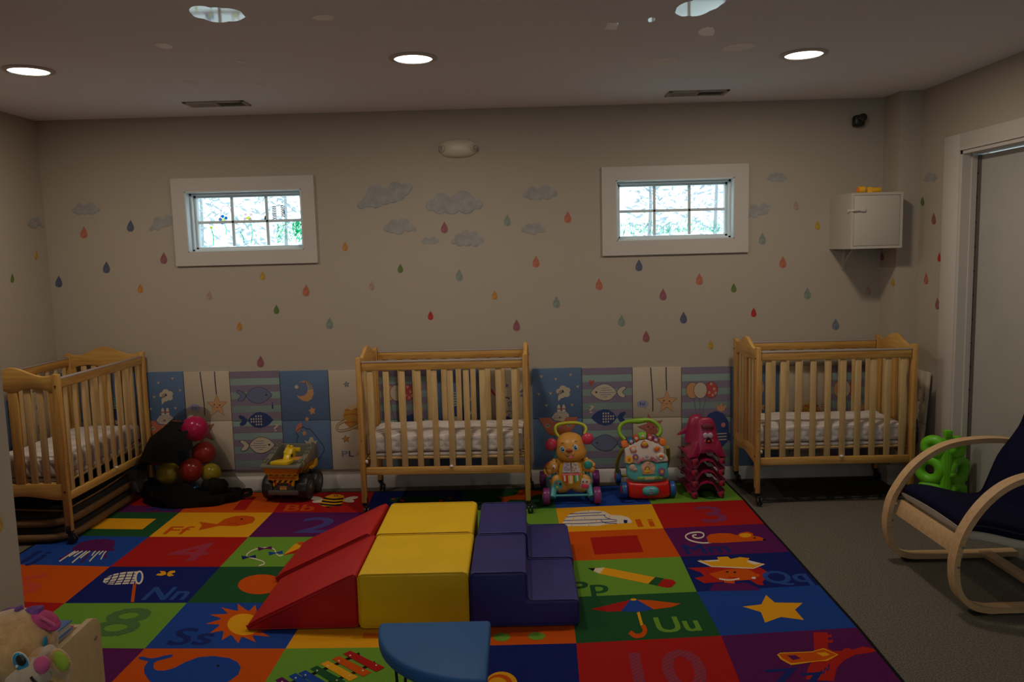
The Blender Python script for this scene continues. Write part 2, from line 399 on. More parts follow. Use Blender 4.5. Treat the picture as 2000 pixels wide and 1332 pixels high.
def outside():
    mb = MB(); gm = mat('pale_lawn', (.80, .84, .80), .95, noise_amt=.25, nscale=3)
    rows = []
    n = 24
    for j in range(14):
        y = YB+.16+j*j*.16; rows.append([Vector((-16+32*i/n, y, 1.05+.055*(y-YB)+.25*noise.noise((i*.5, y*.3, 0))*(1 if j > 2 else 0))) for i in range(n+1)])
    mb.loft(rows, gm, cap=False, closed=False)
    tag(mb.build('lawn'), kind='structure')
    lf = mat('tree_needles', (.40, .48, .52), .9); bk_ = mat('tree_bark', (.34, .36, .38), .9)
    rnd = random.Random(3)
    for (x, y, h, r, lab) in ((3.45, 14, 3.4, 1.3, 'dark spreading tree seen through the top right panes of the right window'),
                              (2.05, 12.5, 1.6, .5, 'small faint conifer seen through the left panes of the right window'),
                              (-4.3, 15, 3.0, 1.1, 'bare grey tree outside the bee painting on the left window'),
                              (-5.1, 13, 2.0, .9, 'pale bush outside the leftmost panes of the left window')):
        t = thing('tree', lab, 'tree', (x, y, 1.45)); mb = MB(); mb.tube([(0, 0, 0), (.05, 0, h*.5), (0, 0, h*.95)], [.035, .022, .010], bk_); mb.build('trunk', t)
        mb = MB()
        for k in range(int(600*r*h/2)):
            q = rnd.random(); z = h*(.04+.96*q); rr = r*(1.05-q*.8)*math.sqrt(rnd.random()); a = rnd.uniform(0, 2*PI); s = rnd.uniform(.02, .06)
            c = Vector((rr*math.cos(a), rr*math.sin(a), z)); u = Vector((rnd.uniform(-1, 1), rnd.uniform(-1, 1), rnd.uniform(-.6, .6))).normalized(); v = u.orthogonal().normalized()
            mb.face([c-u*s*1.6, c-v*s*.5, c+u*s*1.6, c+v*s*.5], lf)
        mb.build('foliage', t)
room(); window(1, WIN[0], (.085, .085, .085, .088)); window(2, WIN[1], (.092, .092, .085, .092)); outside()

# ------------------------------------------------------------------ ceiling fittings
def downlight(x, y, lab, added_fill=False):
    t = thing('recessed_downlight', lab, 'ceiling light', (x, y, H), group='recessed round ceiling lights')
    mb = MB(); pr = [(.088, 0), (.112, 0), (.114, -.004), (.100, -.010), (.090, -.009)]
    mb.loft([[Vector((r*math.cos(a*PI/20), r*math.sin(a*PI/20), z)) for a in range(40)] for r, z in pr], TRIM, cap=False); mb.build('trim_ring', t)
    mb = MB(); mb.cyl((0, 0, -.0045), (0, 0, .0), .090, mat('lamp_lens', (1., .96, .88), .5, emit=6.), seg=40); mb.build('lens', t)
    la = bpy.data.lights.new('lamp', 'AREA'); la.shape = 'DISK'; la.size = .17; la.energy = ROOM_FILL if added_fill else LAMP_W; la.color = (1., .85, .68)
    o = bpy.data.objects.new('lamp', la); COL.objects.link(o); o.parent = t; o.location = (0, 0, -.012)
for (px, py, lab) in ((56, 137, 'round recessed downlight at the left end of the ceiling row'), (807, 113, 'round recessed downlight in the middle of the ceiling row'), (1570, 105, 'round recessed downlight at the right end of the ceiling row')):
    p = fl(px, py, H); downlight(p.x, p.y, lab)
for x, w in ((-.9, 'left'), (1.2, 'right')):  # two unseen weak downlights, added to brighten block fronts and ceiling
    downlight(x, .6, 'added round fill downlight above the viewer, to the %s, out of the picture' % w, True)
def vent(c, lab, flip):
    t = thing('ceiling_vent', lab, 'vent', (c.x, c.y, H)); mb = MB(); vm = mat('vent_white', (.38, .34, .30), .5)
    w, d = .18, .075
    mb.bx((-w, -d, -.008), (w, -d+.022, 0), vm, .002); mb.bx((-w, d-.022, -.008), (w, d, 0), vm, .002)
    mb.bx((-w, -d, -.008), (-w+.022, d, 0), vm, .002); mb.bx((w-.022, -d, -.008), (w, d, 0), vm, .002); mb.bx((-.006, -d, -.008), (.006, d, 0), vm)
    mb.build('frame', t)
    mb = MB()
    for i in range(26):
        x = -w+.03+i*(2*w-.06)/25; ang = .75 if (x > 0) != flip else -.75
        mb.box((x, 0, -.005), (.009, 2*d-.045, .0012), vm, rot=Matrix.Rotation(ang, 4, 'Y'))
    mb.build('louvres', t)
    mb = MB(); mb.bx((-w+.02, -d+.02, -.0012), (w-.02, d-.02, -.0002), BLACK); mb.build('duct_opening', t)
vent(fl(424, 202, H), 'ceiling air vent above the left window', False)
vent(fl(1361, 181, H), 'ceiling air vent above the right window', True)

# glossy cloud stickers on the ceiling
MIR = mat('glossy_white_vinyl', (.92, .95, .99), .05, spec=1.)
def cloud_outline(w, h, seed, n=9):
    rnd = random.Random(seed); c = []
    for k in range(n):
        a = 2*PI*k/n; c.append((.30*w*math.cos(a)+rnd.uniform(-.02, .02)*w, .26*h*math.sin(a), rnd.uniform(.13, .22)))
    P = []
    for i in range(64):
        a = 2*PI*i/64; d = (math.cos(a), math.sin(a)); best = 0
        for x, y, r in c:
            for sx in (w, ):
                # ray against ellipse of radius (r*w, r*1.7*h)
                rx, ry = r*w, r*1.5*h; A_ = (d[0]/rx)**2+(d[1]/ry)**2; B = -2*(d[0]*x/rx**2+d[1]*y/ry**2); C_ = (x/rx)**2+(y/ry)**2-1
                D = B*B-4*A_*C_
                if D > 0: best = max(best, (-B+math.sqrt(D))/(2*A_))
        P.append((d[0]*best, d[1]*best))
    return P
def decal(name, lab, cat, group, pts, n, m, th=.0012):
    """pts: outline in world space on the surface, n: outward normal"""
    c = sum(pts, Vector())/len(pts); mb = MB()
    mb.prism([p-c+Vector(n)*.0003 for p in pts], Vector(n)*th, m)
    return tag(mb.build(name, loc=c), lab, cat, group)
G = 'glossy cloud stickers on the ceiling'
for i, (x, y, w, h, lab) in enumerate((
        (423, 27, 124, 27, 'large bright cloud-shaped glossy sticker on the ceiling, upper left'), (632, 34, 46, 11, 'dim glossy cloud sticker right of the large bright ceiling cloud'),
        (320, 89, 42, 11, 'dim glossy cloud sticker nearest the left ceiling light'), (474, 121, 27, 6, 'tiny bright glossy cloud sticker below the large left ceiling cloud'),
        (374, 161, 32, 5, 'small grey glossy cloud sticker above the left ceiling vent'), (511, 163, 24, 7, 'small grey glossy cloud sticker right of the left ceiling vent'),
        (1366, 12, 108, 30, 'large bright glossy cloud sticker at the top right of the ceiling'), (1272, 38, 16, 9, 'tiny glossy wisp sticker left of the large right ceiling cloud'),
        (1381, 61, 34, 18, 'faint glossy cloud sticker just below the large right ceiling cloud'), (1440, 93, 72, 14, 'glossy cloud sticker on the ceiling, nearest the right downlight'),
        (1292, 121, 80, 14, 'long glossy cloud sticker above the right ceiling vent'))):
    o = cloud_outline(w, h, 50+i, 8)
    sh = (.10 if x < 600 else 0) if x < 1000 else (-.26 if w > 100 else -.12)
    decal('cloud_sticker', lab, 'sticker', G, [fl(x+a, y+b+sh*a, H) for a, b in o], (0, 0, -1), MIR)
decal('square_sticker', 'small square glossy sticker on the ceiling right of centre', 'sticker', G, [fl(*p, H) for p in ((1182, 57), (1187, 44), (1208, 44), (1204, 57))], (0, 0, -1), MIR)

# ------------------------------------------------------------------ wall stickers
DC = {k: mat('drop_'+k, v, .55, noise_amt=.35, nscale=45) for k, v in dict(
    navy=(.075, .09, .15), teal=(.20, .24, .205), coral=(.42, .13, .075), plum=(.25, .085, .10), pink=(.36, .235, .20), yellow=(.42, .27, .035),
    orange=(.46, .20, .03), green=(.10, .16, .03), red=(.40, .02, .02), slate=(.15, .17, .20)).items()}
CLOUD = mat('cloud_decal', (.30, .295, .285), .6, noise_amt=.18, nscale=22)
CLOUD_E = mat('cloud_decal_edge', (.22, .24, .255), .6, noise_amt=.2, nscale=22)
def drop_pts(w, h):
    P = []
    for i in range(28):
        a = 2*PI*i/28; P.append((w*math.sin(a)*(math.sin(a/2))**1.3*1.0, h*.5*math.cos(a)))
    return P
def drop(surf, nrm, x, y, col, lab, small=False, wf=1.):
    h = 18 if small else 23; w = h*.41*wf
    pts = [surf(x+a, y-b) for a, b in drop_pts(w, h)]
    decal('raindrop_sticker', lab, 'wall sticker', 'raindrop stickers on the walls', pts, nrm, DC[col])
BW = (lambda x, y: bk(x, y), (0, -1, 0))
LWS = (lambda x, y: pl(x, y, 0, XL), (1, 0, 0))
RWS = (lambda x, y: pl(x, y, 0, XR), (-1, 0, 0))
CWS = (lambda x, y: pl(x, y, 0, 2.39), (-1, 0, 0))
CFS = (lambda x, y: pl(x, y, 1, 5.06), (0, -1, 0))
for (s, x, y, c, sm, lab) in (
    (LWS, 24, 543, 'green', 1, 'small green raindrop on the left wall'), (LWS, 71, 498, 'yellow', 1, 'small yellow raindrop beside the left wall corner, below the corner cloud'),
    (BW, 164, 454, 'coral', 0, 'coral raindrop under the leftmost cloud of the back wall'), (BW, 255, 441, 'navy', 0, 'dark blue raindrop between two clouds, left of the left window'),
    (BW, 208, 522, 'navy', 0, 'dark blue raindrop below and left of the left window, middle one of three'), (BW, 115, 550, 'navy', 0, 'dark blue raindrop nearest the left corner of the back wall'),
    (BW, 320, 504, 'plum', 0, 'purple raindrop touching the left window casing side, lower left'), (BW, 274, 563, 'orange', 1, 'small orange raindrop below and left of the left window'),
    (BW, 513, 538, 'yellow', 1, 'small yellow raindrop just under the left window casing'), (BW, 409, 577, 'pink', 1, 'small faint pink raindrop under the middle of the left window'),
    (BW, 598, 567, 'coral', 0, 'coral raindrop below the right corner of the left window'), (BW, 540, 604, 'green', 1, 'small green raindrop under the left window, below the yellow one'),
    (BW, 468, 637, 'orange', 1, 'small orange raindrop low under the left window'), (BW, 644, 631, 'teal', 0, 'grey-green raindrop left of the centre crib top'),
    (BW, 509, 706, 'plum', 0, 'plum raindrop just above the play mat with the fish'), (BW, 674, 481, 'orange', 1, 'small orange raindrop right of the left window'),
    (BW, 782, 524, 'green', 1, 'small dark green raindrop in the middle of the back wall'), (BW, 868, 444, 'plum', 0, 'plum raindrop under the widest central cloud'),
    (BW, 991, 430, 'teal', 0, 'grey-green raindrop left of the small lower right central cloud'), (BW, 1109, 424, 'coral', 0, 'coral raindrop left of the right window casing'),
    (BW, 897, 537, 'teal', 0, 'grey-green raindrop below the round central cloud'), (BW, 726, 558, 'pink', 1, 'small faint pink raindrop above the left end of the centre crib'),
    (BW, 1047, 511, 'coral', 0, 'coral raindrop between the central clouds and the right window, middle height'), (BW, 966, 576, 'orange', 1, 'small orange raindrop above the right end of the centre crib'),
    (BW, 841, 616, 'red', 1, 'small bright red raindrop above the centre crib'), (BW, 1170, 555, 'coral', 0, 'coral raindrop below the left corner of the right window'),
    (BW, 1087, 590, 'teal', 0, 'grey-green raindrop up and right of the centre crib'), (BW, 1009, 635, 'plum', 0, 'rose raindrop just above the right post of the centre crib'),
    (BW, 1248, 518, 'navy', 0, 'dark blue raindrop just under the right window'), (BW, 1366, 545, 'coral', 0, 'coral raindrop under the right half of the right window'),
    (BW, 1295, 575, 'plum', 0, 'plum raindrop under the middle of the right window'), (BW, 1433, 562, 'green', 1, 'small green raindrop below the right corner of the right window'),
    (BW, 1214, 626, 'teal', 0, 'grey-green raindrop above the white walker toy'), (BW, 1335, 620, 'navy', 0, 'dark blue raindrop up and left of the right crib'),
    (BW, 1472, 610, 'red', 1, 'small red raindrop above the left end of the right crib'), (BW, 1262, 657, 'plum', 0, 'lowest plum raindrop left of the right crib'),
    (BW, 1388, 673, 'yellow', 1, 'small yellow raindrop beside the top left of the right crib'), (BW, 1555, 402, 'pink', 1, 'small faint pink raindrop right of the right window, upper one'),
    (BW, 1597, 440, 'yellow', 1, 'small yellow raindrop left of the white wall cabinet'), (BW, 1489, 466, 'teal', 0, 'grey-green raindrop at the right edge of the right window casing'),
    (BW, 1529, 512, 'coral', 0, 'pale coral raindrop down left of the white wall cabinet'), (BW, 1577, 573, 'teal', 0, 'grey-green raindrop below left of the white wall cabinet'),
    (BW, 1632, 633, 'slate', 0, 'slate blue raindrop above the right crib back rail'), (BW, 1696, 567, 'pink', 1, 'small pink raindrop beneath the white wall cabinet'),
    (CWS, 1723, 500, 'plum', 1, 'small plum raindrop on the corner column just under the cabinet'), (CWS, 1744, 550, 'yellow', 1, 'small yellow raindrop on the corner column'),
    (RWS, 1802, 393, 'green', 1, 'small green raindrop on the right wall under its cloud'), (RWS, 1824, 427, 'plum', 0, 'plum raindrop on the right wall, upper one by the door trim'),
    (RWS, 1792, 473, 'orange', 1, 'small orange raindrop on the right wall'), (RWS, 1835, 502, 'red', 1, 'small red raindrop on the right wall beside the door trim'),
    (RWS, 1809, 544, 'coral', 0, 'coral raindrop on the right wall'), (RWS, 1831, 593, 'plum', 0, 'plum raindrop on the right wall, lower one by the door trim'),
    (RWS, 1785, 609, 'green', 1, 'small green raindrop low on the right wall above the crib')):
    drop(s[0], s[1], x, y, c, lab, bool(sm), .62 if s is not BW else 1.)
_pt = [pl(-2+a*1.6, 1022-b*2.1, 0, -1.578) for a, b in drop_pts(17*.33*1.1, 17)]
decal('raindrop_sticker', 'large yellow raindrop on the near partition at the left edge', 'wall sticker', 'raindrop stickers on the walls', _pt, (1, 0, 0), DC['yellow'])
def cloud(s, x, y, w, h, lobes, tilt, lab):
    f, n = s; c = f(x, y); n = Vector(n); mb = MB(); k = [0]
    # overlapping lobes: edge ring under a lighter lobe
    T = lambda a, b: f(x+a*w/2, y-(b*h/2+tilt*a*w/2))-c
    for pas, (m, sc) in enumerate(((CLOUD_E, 1.), (CLOUD, .93))):
        for q, (a, b, r) in enumerate(lobes):
            if pas == 1: b += .05
            rr = r*sc; kx = 1.; ky = w/h
            P = [T(a+rr*math.cos(t*PI/12), b+rr*ky*math.sin(t*PI/12)*.92) for t in range(24)]
            off = n*(.0004+pas*.0006+q*.00003)
            mb.face([p+off for p in P], m)
    return tag(mb.build('cloud_sticker', loc=c), lab, 'wall sticker', 'painted cloud stickers on the walls')
L1 = [(-.82, -.55, .17), (-.55, -.3, .26), (-.35, .25, .32), (0, -.1, .34), (.35, .45, .25), (.3, -.1, .3), (.68, .2, .24), (.85, .35, .14), (-.3, -.45, .25), (.5, -.15, .22)]
L2 = [(-.78, -.2, .21), (-.45, .3, .26), (-.1, -.2, .34), (.28, .35, .32), (.4, -.25, .3), (.78, -.1, .19), (.6, .0, .25), (-.5, -.35, .26), (.1, .1, .3)]
L3 = [(-.72, -.15, .24), (-.35, .25, .32), (.2, .35, .34), (-.05, -.3, .34), (.5, -.1, .28), (.8, -.3, .15), (-.45, -.3, .24)]
L4 = [(-.8, -.3, .17), (-.5, .1, .26), (-.1, .45, .24), (.35, .2, .32), (.75, -.2, .22), (0, -.15, .4), (.45, -.45, .25), (-.45, -.4, .24)]
for a in ((LWS, 69, 436, 34, 40, L3, 0, 'pale blue cloud in the left corner, on the left wall'), (BW, 168, 408, 56, 30, L2, 0, 'pale blue cloud at the left end of the back wall'),
          (BW, 317, 435, 52, 38, L1, .1, 'pale blue cloud tucked behind the left window casing'), (BW, 752, 381, 110, 50, L1, .12, 'large pale cloud rising to the right, left of the central group'),
          (BW, 888, 397, 114, 46, L2, 0, 'widest pale cloud, in the middle under the emergency light'), (BW, 781, 443, 68, 35, L3, 0, 'pale cloud below the large left central cloud'),
          (BW, 840, 470, 36, 17, L2, 0, 'tiny pale cloud in the central group'), (BW, 913, 466, 66, 40, L4, 0, 'round pale cloud under the widest central cloud'),
          (BW, 1055, 377, 70, 29, L2, 0, 'pale cloud right of the central group, upper one'), (BW, 1043, 447, 50, 27, L3, -.0, 'pale cloud right of the central group, lower one'),
          (BW, 1518, 346, 41, 22, L4, 0, 'small pale cloud up right of the right window'), (BW, 1482, 411, 52, 38, L1, .05, 'pale cloud touching the right edge of the right window'),
          (RWS, 1817, 346, 30, 27, L4, .1, 'small pale cloud on the right wall beside the door trim')):
    cloud(*a)

# ------------------------------------------------------------------ wall fittings
def emergency_light():
    c = bk(895, 290); t = thing('emergency_light', 'white oval emergency light with two end lamps high on the back wall', 'emergency light', c)
    pm = mat('aged_white_plastic', (.56, .50, .40), .4); mb = MB()
    def sup(v):
        return Vector((math.copysign(abs(v.x)**.8, v.x), v.y, math.copysign(abs(v.z)**.75, v.z)))
    mb.sph((0, 0, 0), (.122, .05, .060), pm, seg=32, rings=16, fn=sup); mb.build('housing', t)
    for s in (-1, 1):
        mb = MB(); mb.cyl((s*.095, -.02, .0), (s*.11, -.052, -.002), .024, pm, .02, bev=.003); mb.cyl((s*.1095, -.050, -.002), (s*.112, -.055, -.002), .016, mat('lamp_grey', (.25, .22, .2), .2), bev=.002); mb.build('lamp_head', t)
emergency_light()
def camera_box():
    c = bk(1674, 237); t = thing('wall_camera', 'small black camera high on the back wall above the white cabinet', 'camera', c)
    mb = MB(); mb.box((-.004, -.03, -.003), (.072, .06, .074), BLACK, .020, seg=3); mb.build('body', t)
    mb = MB(); mb.cyl((.012, -.03, .016), (.012, -.068, .014), .026, mat('camera_lens', (.02, .02, .02), .15), bev=.004); mb.build('lens', t)
camera_box()
def cabinet():
    m = mat('cabinet_white', (.47, .43, .375), .5); x0, x1 = 2.053, 2.368; d = .335; za, zb = 1.522, 1.862
    c = Vector(((x0+x1)/2, YB, za)); t = thing('wall_cabinet', 'white square wall cabinet with closed door in the right corner', 'cabinet', c)
    w = (x1-x0)/2; h = zb-za; mb = MB(); e = .016
    mb.bx((-w, -d, e), (-w+e, 0, h-e), m); mb.bx((w-e, -d, e), (w, 0, h-e), m); mb.bx((-w, -d, 0), (w, 0, e), m); mb.bx((-w, -d, h-e), (w, 0, h), m)
    mb.bx((-w+e, -.01, e), (w-e, 0, h-e), m); mb.build('body', t)
    mb = MB(); mb.bx((-w+e+.002, -d+.001, e+.002), (w-e-.002, -d+.017, h-e-.002), m, .001); dr = mb.build('door', t)
    mb = MB(); lk = mat('lock_white', (.50, .45, .42), .35)
    mb.box((-w+e+.054, -d-.004, h-.105), (.034, .012, .022), lk, .004); mb.tube([(-w+e+.045, -d-.006, h-.105), (-w+.01, -d-.008, h-.107), (-w-.004, -d+.02, h-.108)], .004, lk, flat=(1, 1.6))
    mb.box((-w-.004, -d+.035, h-.108), (.010, .022, .022), lk, .003); mb.build('child_lock', dr)
    mb = MB(); mb.bx((-.075, -.006, -.135), (-.055, 0, 0), m, .001); mb.bx((-.075, -.17, -.006), (-.055, 0, 0), m, .001); mb.tube([(-.065, -.005, -.115), (-.065, -.07, -.05), (-.065, -.15, -.006)], .004, m); mb.build('bracket', t)
    # yellow toy on top
    ty = mat('toy_yellow', (.80, .42, .02), .35); to = mat('toy_orange', (.70, .16, .01), .4)
    t = thing('toy_connector', 'yellow plastic toy tube with an orange end lying on the white cabinet', 'toy', (2.17, YB-.27, zb))
    mb = MB(); mb.tube([(-.05, 0, .021), (-.015, 0, .021)], [.021, .021], ty, 16, sm=1); mb.box((.02, 0, .018), (.034, .036, .036), ty, .005); mb.cyl((.03, 0, .017), (.09, .01, .017), .017, ty, bev=.003); mb.build('body', t)
    mb = MB(); mb.cyl((-.048, -.002, .021), (-.055, -.004, .021), .015, to); mb.build('end_ring', t)
cabinet()

# ------------------------------------------------------------------ rug
GRID = {(2,1):(350.4,1001),(3,1):(532.8,1001),(2,2):(291,1048.4),(3,2):(485,1049),(2,3):(215,1106.6),(3,3):(430,1107),(2,4):(126.4,1178),(3,4):(365,1177.4),(3,5):(282.6,1266.6),(4,5):(557.8,1266.6),
(6,1):(1085.9,992.5),(7,1):(1272.7,984.4),(8,1):(1451,976.3),(7,2):(1295.7,1031.8),(8,2):(1491.8,1022.9),(7,3):(1329,1087.3),(8,3):(1541.7,1077.6),(7,4):(1361,1155.7),(8,4):(1599,1142.8),(6,5):(1125.5,1256.4),(7,5):(1408.5,1241.5),(8,5):(1673,1225.6),(4,0):(733,963),(3,0):(551,962)}
RZ = .006
def solve(A, b):
    n = len(b); M_ = [r[:]+[v] for r, v in zip(A, b)]
    for i in range(n):
        p = max(range(i, n), key=lambda k: abs(M_[k][i])); M_[i], M_[p] = M_[p], M_[i]
        for k in range(n):
            if k != i:
                f = M_[k][i]/M_[i][i]; M_[k] = [x-f*y for x, y in zip(M_[k], M_[i])]
    return [M_[i][n]/M_[i][i] for i in range(n)]
def feats(i, j): i, j = (i-5)/3, (j-3)/3; return [1, i, j, i*j, i*i, j*j]
FX, FY = [], []
_A = [[0.]*6 for _ in range(6)]; _x = [0.]*6; _y = [0.]*6
for (i, j), (u, v) in GRID.items():
    p = fl(u, v, RZ); ft = feats(i, j)
    for a in range(6):
        _x[a] += ft[a]*p.x; _y[a] += ft[a]*p.y
        for b in range(6): _A[a][b] += ft[a]*ft[b]
for a in range(6): _A[a][a] += 1e-6
FX, FY = solve(_A, _x), solve(_A, _y)
def node(i, j):
    if (i, j) in GRID and j > 0: return fl(*GRID[(i, j)], RZ)
    ft = feats(i, j); return Vector((sum(a*b for a, b in zip(ft, FX)), sum(a*b for a, b in zip(ft, FY)), RZ))
def rug():
    root_mb = MB(); mb = root_mb
    tiles = ['purple orange red navy dgreen blue lgreen', 'dgreen yellow purple red lgreen yellow red', 'blue red lgreen navy purple orange purple',
             'orange navy dgreen yellow orange lgreen navy', 'red lgreen blue yellow orange dgreen blue', 'blue purple orange lgreen navy red purple']
    N = {(i, j): node(i, j) for i in range(1, 9) for j in range(0, 7)}
    for j in range(7): N[(1, j)] = N[(1, j)].copy()
    # border and body
    edge = [N[(i, 0)] for i in range(1, 9)]+[N[(8, j)] for j in range(1, 7)]+[N[(i, 6)] for i in range(7, 0, -1)]+[N[(1, j)] for j in range(5, 0, -1)]
    cx = sum(edge, Vector())/len(edge); out = []
    for p in edge:
        d = Vector((math.copysign(.014, p.x-cx.x) if abs(p.x-cx.x) > 1.9 else 0, math.copysign(.014, p.y-cx.y) if abs(p.y-cx.y) > 1.1 else 0, 0))
        out.append(Vector((p.x, p.y, .0005))+d)
    mb.prism(out, (0, 0, RZ-.0008), RG['black'])
    for j, row in enumerate(tiles):
        for i, c in enumerate(row.split()):
            mb.face([N[(i+1, j)], N[(i+1, j+1)], N[(i+2, j+1)], N[(i+2, j)]], RG[c])
    r = RG
    def tile(c, j):   # u right, v down inside a tile (column 1..7, row 1..6)
        a, b, d, e = N[(c, j-1)], N[(c+1, j-1)], N[(c+1, j)], N[(c, j)]
        return Art(mb, lambda u, v, k: (a*(1-u)+b*u)*(1-v)+(e*(1-u)+d*u)*v+Vector((0, 0, k)), .00006, .0003)
    def tt(c, j, st, x, y, h, m, w):
        A = tile(c, j); T = A.T; A.T = lambda u, v, k: T(u, 1-v, k); A.text(st, x, 1-y, h, m, w=w, bold=.035)
    tt(1, 1, 'Aa', .62, .93, .30, r['dkblue'], .30)
    A = tile(1, 1); A.ell(.5, .42, .24, .28, r['red'], n=20); A.line([(.55, .2), (.6, .08), (.68, .05)], .03, r['lgreen'])
    tt(2, 1, '1', .55, .88, .62, r['red'], .13)
    tt(3, 1, 'Bb', .10, .93, .30, r['orange'], .32); tt(4, 1, 'Cc', .10, .95, .30, r['dkblue'], .30)
    tt(5, 1, 'Dd', .1, .93, .3, r['lgreen'], .3); tt(6, 1, 'Ee', .7, .9, .3, r['navy'], .28); tt(7, 1, '0', .56, .9, .5, r['dgreen'], .25)
    tt(2, 2, 'Ff', .10, .90, .30, r['orange'], .24); tt(3, 2, '2', .40, .85, .62, hatch('rug_hatch_two', (.02, .035, .22), (.085, .008, .075), 24), .36); tt(6, 2, 'Ii', .76, .92, .30, r['orange'], .17)
    tt(7, 2, '3', .42, .86, .64, hatch('rug_hatch_three', (.10, .01, .10), (.34, .010, .008), 24), .26)
    tt(1, 3, 'Jj', .05, .92, .36, r['dkblue'], .22); tt(2, 3, '4', .40, .82, .60, hatch('rug_hatch_four', (.22, .012, .045), (.34, .010, .008), 24), .36); tt(7, 3, 'Mm', .07, .93, .30, r['dkblue'], .40)
    tt(1, 4, '6', .25, .84, .58, hatch('rug_hatch_six', (.42, .02, .006), (.50, .070, .003), 26), .38); tt(2, 4, 'Nn', .60, .93, .34, r['midblue'], .34); tt(6, 4, 'Pp', -.0, .93, .32, r['dgreen'], .30); tt(7, 4, 'Qq', .60, .90, .34, r['midblue'], .36)
    tt(2, 5, '8', .46, .76, .62, hatch('rug_hatch_eight', (.013, .070, .022), (.125, .27, .028), 24), .34)
    tt(3, 5, 'Ss', .12, .93, .34, r['dkblue'], .30); tt(6, 5, 'Uu', .58, .88, .32, r['lgreen'], .30)
    tt(6, 6, '10', .34, .90, .66, hatch('rug_hatch_ten', (.17, .012, .045), (.34, .010, .008), 18), .46); tt(7, 6, 'Zz', .18, .93, .28, r['dkblue'], .36)
    tile(1, 2).poly([(.24, .28), (.84, .28), (.84, .72), (.24, .72)], r['yellow'])
    # traced motifs, read off the rug itself
    A5 = Art(mb, lambda x, y, k: fl(x/3.125, 930+y/3.125, RZ+k), .00006, .0004)
    A6 = Art(mb, lambda x, y, k: fl(440+x/2.6316, 940+y/2.6316, RZ+k), .00006, .0004)
    A7 = Art(mb, lambda x, y, k: fl(1020+x/2.7027, 940+y/2.7027, RZ+k), .00006, .0004)
    AB = Art(mb, lambda x, y, k: fl(480+x/3.3333, 960+y/3.3333, RZ+k), .00006, .0004)
    def go(A): A.k = .0004; return A
    # fish
    A = go(A5); A.poly([(1215, 278), (1325, 292), (1370, 262), (1430, 244), (1500, 240), (1550, 248), (1558, 265), (1540, 285), (1490, 298), (1430, 305), (1340, 302), (1270, 318), (1212, 330), (1232, 300)], r['orange'])
    A.ell(1475, 262, 8, 4, r['black'], n=10); A.line([(1395, 285), (1430, 297)], 3, r['red'], sm=1); A.line([(1420, 282), (1460, 296)], 3, r['red'], sm=1)
    # jellyfish
    A = go(A5); A.poly([(440, 440), (455, 430), (490, 405), (560, 388), (640, 383), (700, 392), (703, 410), (690, 435), (702, 445), (690, 458), (440, 458)], r['pinkred' if 0 else 'purple'])
    A.line([(420, 465), (400, 490), (360, 505)], 8, r['purple']); A.line([(650, 460), (640, 480), (650, 500)], 12, r['purple']); A.line([(540, 460), (530, 490), (490, 525)], 9, r['purple'])
    for x0, x1, y1 in ((460, 362, 520), (505, 450, 490), (530, 440, 528), (550, 490, 500), (610, 545, 520), (585, 560, 485), (648, 615, 508), (632, 605, 480), (480, 420, 490)): A.line([(x0, 457), ((x0*2+x1)/3-3, (457*2+y1)/3), (x1, y1)], 7, r['white'])
    A.ell(590, 405, 5, 2.5, r['black'], n=8); A.ell(612, 407, 5, 2.5, r['black'], n=8)
    # butterfly net and butterfly
    A = go(A5); A.line([(822, 655), (808, 768)], 20, r['orange'], sm=1); A.poly([(850, 580), (760, 585), (690, 598), (640, 622), (628, 645), (650, 660), (700, 662), (770, 658), (835, 655)], r['white'])
    for x, x2 in ((680, 645), (720, 690), (762, 735), (805, 782), (835, 815)): A.line([(x+12, 584), (x, 620), (x2+4, 662)], 7, r['navy'])
    for y, y2 in ((600, 622), (617, 640), (634, 652), (648, 658)): A.line([(850, y-4), (740, y), (640, y2)], 4, r['navy'])
    A.ell(849, 618, 26, 42, r['white'], rot=.12); A.ell(849, 618, 15, 32, r['blue'], rot=.12)
    A.poly([(975, 578), (1005, 580), (1018, 592), (1040, 578), (1068, 576), (1070, 588), (1045, 594), (1062, 606), (1030, 612), (1012, 600), (985, 608), (952, 604), (960, 596), (985, 592)], r['yellow']); A.line([(1022, 572), (1015, 606)], 7, r['black'], sm=1)
    # kite
    A = go(A5); A.poly([(1805, 408), (1850, 432), (1730, 480)], r['yellow']); A.poly([(1808, 403), (1880, 400), (1850, 432)], r['orange']); A.poly([(1850, 432), (1820, 468), (1725, 482)], r['brightred'])
    A.line([(1727, 480), (1705, 486), (1685, 470), (1675, 448), (1640, 436), (1580, 440), (1530, 458), (1505, 488), (1560, 505), (1605, 520), (1612, 535), (1580, 546)], 6, r['white'])
    for x, y, c in ((1518, 493, 'navy'), (1616, 440, 'purple'), (1682, 468, 'blue')): A.poly([(x-45, y-8), (x, y-2), (x+42, y-14), (x+45, y+6), (x, y+3), (x-38, y+16)], r[c])
    # orange oval
    go(A5).ell(1590, 660, 138, 60, r['orange'], rot=-.05, n=36)
    # sun
    A = go(A5); P = []
    cx_, cy_ = 1480, 900
    for k in range(13):
        a = 2*PI*k/13-.25; P += [(cx_+215*math.cos(a)*(1.05), cy_+122*math.sin(a)), (cx_+148*math.cos(a+.30), cy_+84*math.sin(a+.30)), (cx_+140*math.cos(a+.42), cy_+80*math.sin(a+.42))]
    A.poly(P, r['orange']); A.ell(1490, 905, 102, 66, r['yellow'], n=30)
